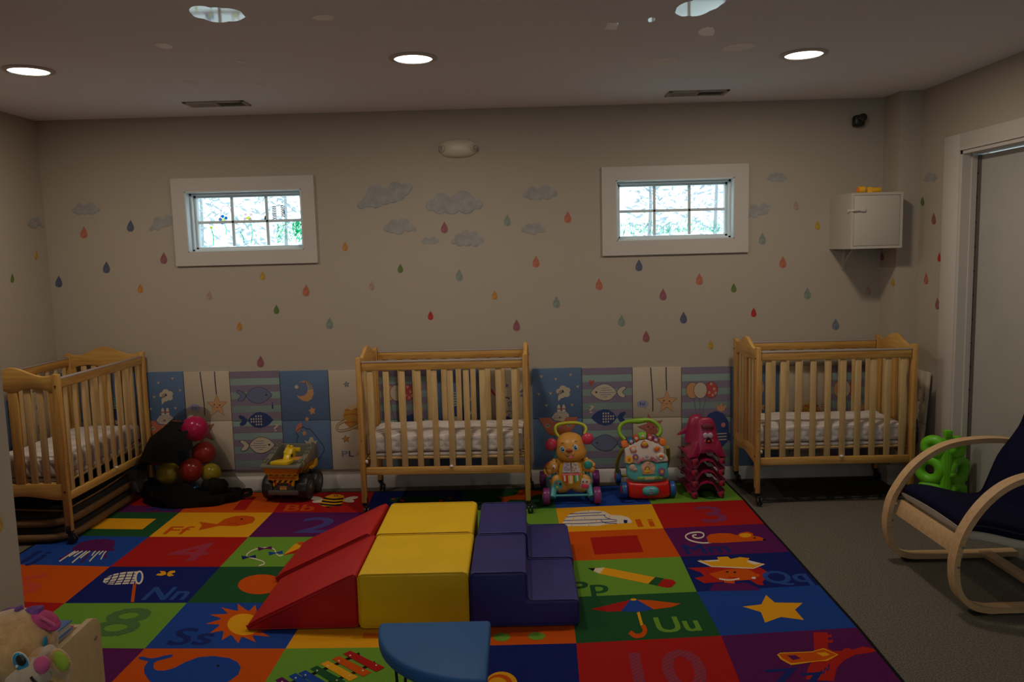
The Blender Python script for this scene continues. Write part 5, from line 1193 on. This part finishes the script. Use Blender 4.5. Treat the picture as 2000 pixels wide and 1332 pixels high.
# ------------------------------------------------------------------ dump truck
def truck():
    t = thing('toy_dump_truck', 'big yellow and grey toy dump truck with black wheels', 'toy truck', (-1.512, 4.950, RZ+.003), -.12)
    yl = mat('truck_yellow', (.66, .34, .012), .35); og = mat('bed_orange', (.55, .20, .012), .4); gy = mat('bed_grey', (.17, .165, .13), .45); dk = mat('chassis_grey', (.055, .052, .05), .4); ty = mat('tyre_black', (.014, .013, .013), .45); rd = mat('truck_red', (.45, .02, .02), .4)
    for x in (-.112, .112):
        for y, R_ in ((.055, .083), (.216, .072)):
            mb = MB(); s_ = math.copysign(1, x)
            n = 48; rings = []
            for (dx, r) in ((-.034, R_*.72), (-.036, R_*.90), (-.028, R_*.985), (0, R_), (.028, R_*.985), (.036, R_*.90), (.034, R_*.72)):
                rings.append([Vector((x+dx, y+r*(1-.04*((q//2) % 2)*(abs(dx) < .03))*math.cos(2*PI*q/n), R_+r*(1-.04*((q//2) % 2)*(abs(dx) < .03))*math.sin(2*PI*q/n))) for q in range(n)])
            mb.loft(rings, ty); w = mb.build('wheel', t); mb = MB(); mb.cyl((x+s_*.030, y, R_), (x+s_*.0365, y, R_), .045, dk, seg=24, bev=.004); mb.cyl((x+s_*.036, y, R_), (x+s_*.043, y, R_), .016, gy, seg=14, bev=.002); mb.build('hub', w)
    mb = MB(); mb.bx((-.072, .0, .07), (.072, .36, .125), dk, .008); mb.bx((-.030, -.01, .06), (.030, .36, .08), dk, .004)
    mb.bx((-.072, -.022, .080), (.072, .02, .130), dk, .008); mb.build('chassis', t)
    mb = MB(); mb.bx((-.100, -.040, .052), (.100, -.012, .082), mat('bumper_grey', (.075, .07, .065), .35), .006); mb.build('rear_bumper', t)
    for sx in (-.046, .046): mb = MB(); mb.cyl((sx, -.022, .127), (sx, -.032, .127), .009, rd, seg=16, bev=.002); mb.build('tail_light', t)
    mb = MB(); mb.box((0, -.025, .095), (.044, .006, .022), mat('plate_yellow', (.55, .38, .08), .4), .001); A = Art(mb, lambda u, v, k: Vector((u, -.028-k, v)), .0003, .0003); A.poly([(-.021, .099), (.021, .099), (.021, .105), (-.021, .105)], rd); A.text('WILD', -.013, .087, .009, BLACK, w=.026); mb.build('licence_plate', t)
    # yellow tail board with hazard stripes and text
    mb = MB(); mb.prism([Vector((x, -.030, z)) for x, z in ((-.098, .190), (.102, .190), (.100, .148), (.078, .146), (.072, .108), (.060, .108), (.052, .130), (-.046, .130), (-.056, .108), (-.066, .108), (-.066, .146), (-.098, .150))], (0, .02, 0), yl, .002)
    A = Art(mb, lambda u, v, k: Vector((u, -.0302-k, v)), .0003, .0003)
    for k in range(5): x = -.088+k*.040; A.poly([(x, .178), (x+.020, .178), (x+.028, .187), (x+.010, .187)], BLACK)
    for k in range(4): x = -.062+k*.036; A.poly([(x-.006, .133), (x+.012, .133), (x+.026, .150), (x+.008, .150)], BLACK)
    A.text('OVERSIZED LOAD', -.092, .1555, .017, rd, w=.178, bold=.004); mb.build('tail_board', t)
    # dump bed
    mb = MB(); lo = [(-.108, .195), (.108, .195)]; 
    def ring(w, y0, y1, z): return [Vector((-w, y0, z)), Vector((w, y0, z)), Vector((w, y1, z)), Vector((-w, y1, z))]
    mb.loft([ring(.100, -.045, .30, .188), ring(.118, -.055, .34, .232)], og, cap=False); mb.loft([ring(.100, -.045, .30, .188), ring(.02, .05, .2, .187)], og)
    for k in range(6): y = .0+k*.055; mb.prism([Vector((.108, y, .190)), Vector((.108, y+.018, .190)), Vector((.126, y+.018, .232)), Vector((.126, y, .232))], (.004, 0, 0), yl, .002)
    mb.build('bed', t, ang=30)
    mb = MB(); zr = .240
    mb.bx((-.130, -.065, .230), (.130, -.028, .250), gy, .006)
    for sx in (-1, 1):
        mb.prism([Vector((sx*.132, -.06, .232)), Vector((sx*.132, -.06, .250)), Vector((sx*.132, .10, .285)), Vector((sx*.132, .20, .315)), Vector((sx*.132, .36, .318)), Vector((sx*.132, .36, .232))], (-sx*.034, 0, 0), gy, .004)
        for y, z in ((-.02, .262), (.01, .268), (.12, .295), (.17, .308), (.24, .322), (.30, .324)):
            mb.cyl((sx*.115, y, z-.012), (sx*.115, y, z+.012), .012, gy, seg=16, bev=.002)
    mb.bx((-.130, .335, .232), (.130, .365, .318), gy, .005); mb.bx((-.10, -.04, .2), (.10, .34, .215), gy)
    A = Art(mb, lambda u, v, k: Vector((.1322+k, u, v)), .0003, .0003)
    for k in range(6): y = .0+k*.034; z = .236+k*.008; A.poly([(y, z), (y+.012, z+.002), (y+.004, z+.030), (y-.010, z+.028)], mat('stripe_orange', (.5, .24, .03), .5) if k % 2 else mat('stripe_pale', (.55, .42, .25), .5))
    mb.build('bed_rim', t)
    mb = MB(); mb.bx((-.06, .30, .12), (.06, .38, .22), yl, .01); mb.bx((.075, .20, .172), (.13, .34, .188), yl, .006); mb.bx((.10, .30, .18), (.132, .35, .226), yl, .008); mb.bx((-.13, .20, .172), (-.075, .34, .188), yl, .006); mb.build('cab_and_fenders', t)
    for ch in t.children:
        if ch.name.split('.')[0] in ('chassis', 'bed', 'bed_rim', 'cab_and_fenders'):
            for q in ch.data.vertices:
                if q.co.y > .05: q.co.y = .05+(q.co.y-.05)*.66
    # yellow toy in the bed
    v = mat('toy_vehicle_yellow', (.74, .50, .012), .3); Rz = Matrix.Rotation(-.15, 4, 'Z'); o = Vector((-1.512, 4.950, RZ+.003))+Rz @ Vector((-.008, -.05, .2505))
    t2 = thing('toy_digger', 'small bright yellow building-brick digger lying in the dump truck bed', 'toy', o, -.15)
    mb = MB(); mb.prism([Vector((x, y, 0)) for x, y in ((-.060, 0), (.055, 0), (.066, .045), (.066, .075), (-.02, .075), (-.05, .04))], (0, 0, .022), v, .004); mb.build('base', t2)
    mb = MB(); mb.prism([Vector((.045, .05, .020)), Vector((.045, .17, .020)), Vector((.045, .17, .078)), Vector((.045, .12, .078)), Vector((.045, .10, .052)), Vector((.045, .07, .050)), Vector((.045, .055, .03))], (-.042, 0, 0), v, .004)
    mb.prism([Vector((.004, .11, .02)), Vector((.004, .175, .03)), Vector((.004, .175, .082)), Vector((.004, .15, .080)), Vector((.004, .11, .056))], (-.022, 0, 0), v, .003)
    mb.bx((.045, .155, .05), (.075, .17, .075), v, .003); mb.build('cab', t2)
    mb = MB()
    for x, y in ((.022, .15), (-.006, .16)): mb.cyl((x, y, .078), (x, y, .092), .010, v, seg=16, bev=.002)
    mb.build('studs', t2)
    mb = MB(); mb.box((.0455, .095, .040), (.004, .022, .020), BLACK, .002); mb.build('window_hole', t2)
truck()

# ------------------------------------------------------------------ black mesh bag of balls
def ball_bag():
    yb = 5.055
    def X(px, py, y=yb): return bk(px, py, y)
    bm_ = {k: mat('ball_'+k, c, .22) for k, c in dict(magenta=(.72, .02, .13), red=(.40, .03, .02), yellow=(.42, .34, .02), blue=(.03, .15, .34), darkred=(.40, .03, .02)).items()}
    G_ = 'play balls in the black mesh bag'
    balls = [(380, 837, .083, 'magenta', 5.045, 'magenta ball at the top of the black mesh bag'), (398, 884, .074, 'darkred', 5.09, 'dark red ball just below the magenta one in the mesh bag'), (373, 918, .076, 'red', 4.985, 'bright red ball in the middle of the mesh bag'),
             (329, 925, .074, 'yellow', 5.0, 'yellow-green ball at the left front of the mesh bag'), (412, 924, .064, 'yellow', 5.05, 'yellow-green ball right of the red one in the mesh bag'), (376, 958, .055, 'blue', 5.03, 'blue ball low in the middle of the mesh bag'),
             (310, 948, .050, 'blue', 5.05, 'blue ball low at the left of the mesh bag'), (308, 892, .058, 'darkred', 5.08, 'dark red ball at the left side of the mesh bag')]
    for (px, py, r, c, y, lab) in balls:
        p = X(px, py, y); p.z = max(p.z, RZ+.006+r); mb = MB(); mb.sph((0, 0, 0), r, bm_[c], seg=32, rings=20)
        tag(mb.build('play_ball', loc=p), lab, 'ball', G_)
    t = thing('mesh_bag', 'black mesh drawstring bag full of coloured balls beside the left crib', 'bag', (-2.10, yb, RZ+.003))
    net = see_through('black_mesh', (.006, .005, .005), .7, .23); net.node_tree.nodes['Principled BSDF'].inputs['Specular IOR Level'].default_value = .12; cl = mat('black_nylon', (.006, .0055, .005), .7, bump=1., bscale=18, spec=.15)
    # outline in the photograph's plane: left and right edge at several heights
    prof = [(987, 300, 462), (972, 288, 476), (955, 276, 476), (935, 270, 463), (912, 272, 448), (890, 278, 434), (868, 288, 422), (848, 300, 413), (832, 322, 411), (816, 340, 412), (805, 350, 408), (798, 360, 401), (795, 370, 393)]
    rings = []; n = 56; base = Vector((-2.10, yb, RZ+.003))
    for q, (py, a, b) in enumerate(prof):
        A, B = X(a, py), X(b, py); c = (A+B)/2; hw = (B-A).x/2; dep = min(hw, .178)*.98; z = max(c.z, RZ+.005); r_ = []
        cyo = 0 if q > 1 else -.01
        for k in range(n):
            an = 2*PI*k/n; w = 1+.05*noise.noise((math.cos(an)*2.2, math.sin(an)*2.2, z*9))+.03*noise.noise((an*3, z*22, 1))+.012*math.sin(an*13+z*40)
            r_.append(Vector((c.x+hw*w*math.cos(an), yb-.01+cyo+dep*w*math.sin(an), z))-base)
        rings.append(r_)
    mb = MB(); mb.loft(rings, net)
    # solid nylon patch (upper left) and solid bottom
    sol = mb.mi(cl); mb.bm.faces.ensure_lookup_table()
    for f in mb.bm.faces:
        c = f.calc_center_median()+base; q = EYE-c
        # back to picture coordinates for the shape of the patch only
        d = c-EYE; zc = d.dot(FW); px, py = 1000+F*d.dot(RR)/zc, 666-F*d.dot(UU)/zc
        pg = [(308, 826), (352, 824), (360, 848), (374, 868), (364, 885), (345, 893), (318, 900), (282, 908), (268, 905), (286, 858)]; ins = False
        for i_ in range(len(pg)):
            (xa, ya), (xb, yb2) = pg[i_-1], pg[i_]
            if (ya > py) != (yb2 > py) and px < (xb-xa)*(py-ya)/(yb2-ya)+xa: ins = not ins
        if (py > 960) or ins: f.material_index = sol
    mb.build('bag_body', t, ang=80)
    # slack fabric lying in front and drawstring loops
    mb = MB()
    def blob(cx, cy_, y, rx, ry, rz_, s):
        p = X(cx, cy_, y)-base; p.z = max(p.z, rz_+.002)
        mb.sph(p, (rx, ry, rz_), cl, seg=28, rings=14, fn=lambda v: v*(1+.16*noise.noise(v*2.1+Vector((s, 0, 0)))+.07*math.sin(v.x*9+s)))
    blob(345, 972, 4.96, .10, .06, .050, 1); blob(395, 972, 4.98, .10, .06, .045, 4); blob(425, 965, 5.03, .10, .07, .040, 8); blob(455, 962, 5.08, .07, .05, .030, 11); blob(305, 965, 5.02, .09, .07, .04, 15); blob(300, 955, 5.03, .07, .05, .07, 21); blob(420, 950, 4.99, .09, .05, .055, 27); blob(360, 960, 4.95, .06, .04, .06, 33)
    mb.build('slack_fabric', t, ang=80)
    mb = MB(); P = [X(440, 968, 5.06), X(465, 960, 5.06), X(488, 957, 5.04), X(492, 964, 5.02), X(478, 968, 5.02), X(468, 972, 5.02), X(455, 970, 5.02), X(448, 966, 5.03)]
    P = [Vector((p.x, p.y, max(p.z, RZ+.012)))-base for p in P]
    mb.band(P, .026, .004, (0, .3, 1), cl); mb.build('strap', t)
    mb = MB(); P = [X(288, 968, 5.02), X(283, 963, 5.02), X(291, 962, 5.02)]; P = [Vector((p.x, p.y, RZ+.010))-base for p in P]; mb.tube(P, .006, mat('cord_green', (.05, .35, .06), .5), 8); mb.build('green_toggle', t)
ball_bag()

# ------------------------------------------------------------------ thing stored under the left crib
def stored():
    blk = mat('bassinet_black', (.010, .009, .009), .9); tan = mat('tan_tube', (.16, .08, .025), .6)
    t = thing('folded_lounger', 'low black fabric lounger with rounded tan edge tubes stored under the left crib', 'baby lounger', (-2.775, 4.72, .0095))
    def outline(hw, hd, r=.12, n=6):
        P = []
        for (cx, cy_, a0) in ((hw-r, -hd+r, -PI/2), (hw-r, hd-r, 0), (-hw+r, hd-r, PI/2), (-hw+r, -hd+r, PI)):
            for k in range(n+1): a = a0+PI/2*k/n; P.append((cx+r*math.cos(a), cy_+r*math.sin(a)))
        return P
    for nm, hw, hd, z0, z1 in (('lower_tray', .232, .42, .002, .075), ('upper_tray', .222, .41, .083, .165)):
        mb = MB(); O = outline(hw, hd); mb.prism([Vector((x, y, z0)) for x, y in O], (0, 0, z1-z0), blk, .004); o = mb.build(nm, t)
        mb = MB(); mb.tube([Vector((x, y, z0+.024)) for x, y in O], .022, tan, 12, closed=True, sm=1); mb.build('edge_tube', o)
    mb = MB(); mb.tube([(.222, -.38, .18), (.235, 0, .185), (.225, .38, .20)], .005, tan, 8); mb.tube([(.20, -.40, .175), (0, -.415, .19), (-.2, -.40, .20)], .005, tan, 8); mb.build('piping', t)
stored()

# ------------------------------------------------------------------ bentwood armchair
def armchair():
    t = thing('bentwood_armchair', 'bentwood armchair with navy blue cushion at the right edge', 'armchair', (2.10, 3.50, .003)); B = Vector((2.10, 3.50, .003))
    prof = [(2.42, .017), (2.20, .014), (1.98, .014), (1.885, .018), (1.825, .050), (1.793, .12), (1.786, .20), (1.800, .29), (1.838, .37), (1.90, .455), (1.985, .525), (2.08, .567), (2.20, .585), (2.33, .583), (2.44, .560), (2.475, .53)]
    prof2 = [(2.42, .025), (2.20, .014), (2.0, .011), (1.93, .012), (1.865, .032), (1.813, .09), (1.796, .17), (1.800, .25), (1.828, .345), (1.89, .445), (1.97, .522), (2.06, .565), (2.18, .585), (2.33, .583), (2.44, .560), (2.475, .53)]
    for y, pr, nm in ((3.215, prof2, 0), (3.80, prof, 0)):
        mb = MB(); mb.band([Vector((x, y, z+.012))-B for x, z in pr], .055, .024, (0, 1, 0), BIRCH, 5); f = mb.build('side_frame', t, ang=45)
        mb = MB(); mb.bx(Vector((1.87, y-.022, .0))-B+Vector((0, 0, .003)), Vector((1.93, y+.022, .006))-B+Vector((0, 0, .003)), BLACK, .001); mb.build('foot_pad', f)
        mb = MB()
        for x, z in ((1.815, .30), (1.800, .215)): mb.cyl(Vector((x, y-.030, z))-B, Vector((x, y-.0275, z))-B, .006, STEEL, seg=12)
        mb.build('bolts', f)
    mb = MB(); mb.prism([Vector((x, 3.245, z))-B for x, z in ((1.812, .245), (1.836, .240), (1.862, .312), (1.838, .318))], (0, .53, 0), BIRCH, .003); mb.build('front_rail', t)
    mb = MB(); mb.bx(Vector((2.235, 3.23, .026))-B, Vector((2.295, 3.79, .046))-B, BIRCH, .002); mb.build('floor_crossbar', t)
    # seat shell frames: curved laminated slats carrying the cushion
    for y in (3.29, 3.72):
        mb = MB(); mb.band([Vector((x, y, z))-B for x, z in ((1.865, .335), (1.98, .305), (2.12, .272), (2.20, .275), (2.28, .36), (2.36, .52), (2.44, .70), (2.475, .88), (2.478, .96))], .04, .018, (0, 1, 0), BIRCH, 4); mb.build('seat_frame', t, ang=45)
    path = [(1.850, .365), (1.90, .372), (1.98, .358), (2.08, .332), (2.17, .318), (2.235, .335), (2.275, .42), (2.315, .52), (2.375, .605), (2.42, .68), (2.448, .79), (2.458, .96)]
    mb = MB(); Q = [(x+.004, z-.032) for x, z in path[:6]]; P = [Vector((x, 3.255, z))-B for x, z in Q]
    rings = []
    P3 = [Vector((x, 0, z)) for x, z in path]; S3, _ = smooth_path(P3, [0]*len(P3), 3, False)
    def sweep(th0, th1, y0, y1, m, pts, r=.018):
        rg = []
        for i, p in enumerate(pts):
            a, b = pts[max(0, i-1)], pts[min(len(pts)-1, i+1)]; d = (b-a).normalized(); n_ = Vector((-d.z, 0, d.x)); e = min(1, .45+.55*math.sin(PI/2*min(1, min(i, len(pts)-1-i)/2.5)))
            h0, h1 = th0*e, th1*e; rr = min(r, (h1-h0)/2*.9); ring = []
            ny = 14
            top = [(y0+rr*(1-math.cos(k*PI/6)) , h1-rr*(1-math.sin(k*PI/6))) for k in range(4)]+[(y0+(y1-y0)*k/ny, h1+.012*math.sin(PI*k/ny)) for k in range(1, ny)]+[(y1-rr*(1-math.cos(k*PI/6)), h1-rr*(1-math.sin(k*PI/6))) for k in range(3, -1, -1)]
            bot = [(y1-rr*(1-math.cos(k*PI/6)), h0+rr*(1-math.sin(k*PI/6))) for k in range(4)]+[(y0+rr*(1-math.cos(k*PI/6)), h0+rr*(1-math.sin(k*PI/6))) for k in range(3, -1, -1)]
            for yy, hh in top+bot: ring.append(Vector((p.x, yy, p.z))+n_*hh-B)
            rg.append(ring)
        return rg
    mb = MB(); mb.loft(sweep(-.030, .028, 3.245, 3.775, DKNY, S3), DKNY); cu = mb.build('cushion', t, ang=60)
    mb = MB(); 
    mb.bm.free()
    for y in (3.243, 3.777):
        mb = MB(); mb.tube([Vector((p.x, y, p.z+.0))-B for p in S3], .004, mat('navy_piping', (.006, .006, .022), .8), 6, sm=1); mb.build('piping', cu)
    mb = MB(); low = [p-Vector((0, 0, .0)) for p in S3[:17]]; mb.loft(sweep(-.064, -.026, 3.240, 3.780, CREAM, [p-Vector((.010, 0, 0)) for p in low], .012), CREAM); mb.build('seat_webbing', t, ang=60)
armchair()

# ------------------------------------------------------------------ green climbing wall toy
def green_toy():
    gm = mat('lime_plastic', (.13, .52, .012), .4); t = thing('bubble_panel_toy', 'bright green moulded plastic panels with round holes standing by the door', 'toy', (2.412, 4.43, .003), .0)
    def panel(ang, nm):
        mb = MB(); c, s = math.cos(ang), math.sin(ang); hz = [.075, .24, .375]; w = .145
        def T(u, d, z): return Vector((u*c-d*s, u*s+d*c, z))
        # rings of thick tube round the openings, linked to a spine
        mb.tube([T(.012, 0, .0), T(.012, 0, .22), T(.012, 0, .44)], .020, gm, 12, sm=1)
        for z, r, rx in ((.112, .046, .066), (.250, .056, .076), (.385, .036, .056)):
            cx = .018+rx*.95; mb.tube([T(cx+rx*.78*math.cos(a), 0, z+r*1.05*math.sin(a)) for a in [2*PI*k/14 for k in range(14)]], .031, gm, 12, closed=True, sm=2)
            for a in (.6, 1.9, 3.4, -.9): mb.sph(T(cx+rx*.85*math.cos(a), -.012, z+r*1.1*math.sin(a)), (.026, .022, .026), gm, seg=14, rings=9)
            for k in range(7): a = .9*k+z*20; mb.sph(T(cx+rx*.8*math.cos(a), -.024, z+r*math.sin(a)), .0065, gm, seg=10, rings=6)
        mb.prism([T(.01, -.010, .30), T(.05, -.010, .31), T(.10, -.010, .35), T(.11, -.010, .39), T(.06, -.010, .41), T(.01, -.010, .44)], T(0, .02, 0), gm, .005)
        mb.prism([T(.01, -.010, .005), T(.05, -.010, .005), T(.07, -.010, .03), T(.01, -.010, .05)], T(0, .02, 0), gm, .004)
        for z in (.155, .31): mb.prism([T(.01, -.012, z-.02), T(.12, -.012, z-.012), T(.12, -.012, z+.012), T(.01, -.012, z+.02)], T(0, .024, 0), gm, .005)
        mb.build(nm, t, ang=60)
    panel(.45, 'panel'); panel(PI-.85, 'panel')
    mb = MB(); mb.cyl((0, 0, .0), (0, 0, .46), .014, gm, seg=14); mb.box((0, 0, .474), (.040, .036, .04), gm, .004); mb.build('hinge_post', t)
green_toy()

# ------------------------------------------------------------------ book bin, books and plush puppy at the lower left
def bin_():
    bw = mat('birch_board', (.50, .36, .19), .55, noise_amt=.12, nscale=30, stretch=(1, 1, .2)); xr = -1.105; yf = 1.975; zt = .662
    t = thing('book_bin', 'pale wooden book bin with a tall side board at the lower left', 'book bin', (-1.33, 1.60, .003)); B = Vector((-1.33, 1.60, .003))
    mb = MB(); mb.prism([Vector((xr, y, z))-B for y, z in ((yf, .003), (yf, zt-.035), (yf-.012, zt-.010), (yf-.035, zt), (1.60, zt-.01), (1.2, zt-.02), (1.2, .003))], (-.016, 0, 0), bw, .002)
    for z in (zt-.055, zt-.33): mb.cyl(Vector((xr+.0005, yf-.028, z))-B, Vector((xr+.002, yf-.028, z))-B, .005, STEEL, seg=12)
    mb.build('side_board', t)
    mb = MB(); mb.prism([Vector((-1.565, y, z))-B for y, z in ((yf, .003), (yf, zt-.02), (yf-.03, zt), (1.2, zt-.02), (1.2, .003))], (.016, 0, 0), bw, .002); mb.build('side_board', t)
    mb = MB(); mb.bx(Vector((-1.549, yf-.018, .003))-B, Vector((xr-.016, yf-.002, zt-.030))-B, bw, .001); mb.build('back_board', t)
    mb = MB(); mb.bx(Vector((-1.549, 1.20, .608))-B, Vector((xr-.016, yf-.02, .623))-B, bw, .001); mb.bx(Vector((-1.549, 1.20, .003))-B, Vector((xr-.016, 1.215, .60))-B, bw, .001); mb.build('shelf', t)
    blue = mat('book_blue', (.02, .12, .36), .35, noise_amt=.2, nscale=20); red = mat('book_red', (.42, .015, .012), .4); pg = mat('book_pages', (.60, .55, .48), .8)
    for (lab, m, x1, y1, z, rz) in (('blue picture book lying flat on a red one behind the plush puppy', blue, -1.126, 1.885, .6655, -.04), ('red book lying under the blue picture book in the wooden bin', red, -1.130, 1.900, .626, .0)):
        w, h, th = .25, .28, .022 if m is blue else .0385
        b = thing('picture_book', lab, 'book', (x1-w/2, y1-h/2, z), rz, 'books in the wooden bin')
        mb = MB(); mb.bx((-w/2, -h/2, 0), (w/2, h/2, .003), m, .001); mb.bx((-w/2, -h/2, th-.003), (w/2, h/2, th), m, .001); mb.bx((-w/2, -h/2, 0), (-w/2+.003, h/2, th), m, .001)
        if m is blue:
            A = Art(mb, lambda u, v, k: Vector((u, v, th+k)), .0002, .0002); A.ell(.02, .03, .05, .05, mat('book_cyan', (.05, .25, .5), .4)); A.line([(.05, .09), (.06, .11), (.075, .095), (.09, .11)], .005, mat('book_mark', (.4, .5, .55), .5))
        mb.build('cover', b); mb = MB(); mb.bx((-w/2+.004, -h/2+.003, .0035), (w/2-.004, h/2-.003, th-.0035), pg); mb.build('pages', b)
bin_()
def plush():
    # sits in the bin, leaning over its side board; head is the part in view
    fur = mat('plush_fur', (.50, .29, .11), 1., noise_amt=.22, nscale=60, bump=1., bscale=260, sheen=.6); wh = mat('plush_white', (.46, .36, .25), 1., bump=1., bscale=260, sheen=.5); pk = mat('plush_pink', (.50, .07, .18), .9, bump=.4, bscale=200, sheen=.3)
    pkd = mat('plush_hair_pink', (.45, .05, .16), .95, noise_amt=.35, nscale=40); vio = mat('plush_violet', (.16, .06, .24), .95, noise_amt=.3, nscale=60); gr = mat('plush_green', (.28, .40, .03), .9, bump=.5, bscale=150)
    eb = mat('plush_eye_blue', (.02, .22, .36), .25); wt = mat('plush_eye_white', (.6, .55, .5), .3)
    Y = 1.50; c = bk(28, 1262, Y); t = thing('plush_puppy', 'tan plush puppy with pink nose and purple bow at the lower left corner', 'plush toy', (c.x, c.y, c.z)); 
    def Q(px, py, y=Y): return bk(px, py, y)-c
    r = .078
    mb = MB(); mb.sph(Q(27, 1262), (r*1.0, r*.98, r*.92), fur, seg=40, rings=28); mb.sph(Q(80, 1292, Y-.030), (.026, .032, .030), fur, seg=24, rings=14)
    mb.tube([Q(10, 1290, Y+.01), Q(-12, 1330, Y+.02), Q(-25, 1362, Y+.03)], [.055, .068, .07], fur, 20, sm=4); mb.build('body', t, ang=80)
    mb = MB(); mb.sph(Q(70, 1313, Y-.055), (.036, .034, .030), wh, seg=28, rings=18); mb.sph(Q(93, 1285, Y-.045), (.014, .026, .024), wh, seg=20, rings=12); mb.sph(Q(50, 1330, Y-.05), (.036, .032, .032), wh, seg=24, rings=14); mb.build('muzzle', t, ang=80)
    mb = MB(); mb.sph(Q(82, 1299, Y-.092), (.0150, .012, .0175), pk, seg=24, rings=14, fn=lambda v: Vector((v.x*(1+.15*v.z), v.y, v.z))); mb.build('nose', t, ang=80)
    mb = MB(); mb.tube([Q(60, 1322, Y-.088), Q(68, 1332, Y-.088), Q(84, 1338, Y-.08), Q(100, 1334, Y-.07)], .0025, BLACK, 8); mb.build('mouth', t)
    mb = MB(); e = Q(41, 1293, Y-.072); R = Matrix.Rotation(-.35, 4, 'Y'); mb.sph(e, (.0155, .006, .0215), wt, rot=R, seg=20, rings=12); mb.sph(e+Vector((.001, -.003, .001)), (.0140, .005, .0195), eb, rot=R, seg=20, rings=12); mb.sph(e+Vector((.004, -.006, .006)), (.0095, .004, .0115), BLACK, rot=R, seg=18, rings=10); mb.sph(e+Vector((-.003, -.0085, -.004)), .0028, wt, seg=10, rings=6)
    mb.tube([Q(26, 1288, Y-.07), Q(27, 1294, Y-.072), Q(30, 1300, Y-.073)], .0015, BLACK, 6); mb.build('eye', t)
    mb = MB(); mb.sph(Q(88.5, 1254, Y-.020), (.0025, .008, .012), eb, seg=14, rings=10); mb.build('eye', t)
    # fold-over paw with green pad
    mb = MB(); mb.sph(Q(117, 1294, Y-.06), (.020, .012, .029), fur, rot=Matrix.Rotation(-.35, 4, 'Y'), seg=24, rings=16); mb.sph(Q(110, 1322, Y-.045), (.022, .020, .024), fur, seg=20, rings=12); paw = mb.build('paw', t, ang=80)
    mb = MB(); mb.sph(Q(119, 1291, Y-.072), (.0135, .005, .0205), gr, rot=Matrix.Rotation(-.35, 4, 'Y'), seg=24, rings=12); mb.build('green_pad', paw)
    # bow and hair tuft
    mb = MB()
    for (px, py, sx, sz, ro) in ((30, 1197, .026, .010, .15), (20, 1201, .014, .009, -.5), (63, 1196, .022, .012, -.25), (45, 1200, .03, .008, 0)): mb.sph(Q(px, py, Y+.02), (sx, .016, sz), vio, rot=Matrix.Rotation(ro, 4, 'Y'), seg=18, rings=10)
    mb.prism([Q(25, 1200, Y), Q(28, 1188, Y), Q(33, 1190, Y), Q(37, 1200, Y)], (0, .02, 0), vio, .002); mb.prism([Q(60, 1200, Y), Q(66, 1190, Y), Q(75, 1190, Y), Q(76, 1202, Y)], (0, .02, 0), vio, .002); mb.build('bow', t, ang=70)
    mb = MB(); mb.sph(Q(88, 1211, Y+.01), (.028, .022, .016), pkd, rot=Matrix.Rotation(.50, 4, 'Y'), seg=24, rings=14); mb.sph(Q(104, 1221, Y+.01), (.013, .018, .010), pkd, rot=Matrix.Rotation(.4, 4, 'Y'), seg=18, rings=10)
    mb.tube([Q(78, 1205, Y-.010), Q(92, 1212, Y-.013), Q(106, 1221, Y-.010)], .003, pk, 6); mb.build('hair_tuft', t, ang=70)
    mb = MB(); mb.sph(Q(1, 1268, Y-.05), (.012, .012, .008), vio, rot=Matrix.Rotation(-.5, 4, 'Y'), seg=14, rings=8); mb.build('side_bow', t, ang=70)
plush()
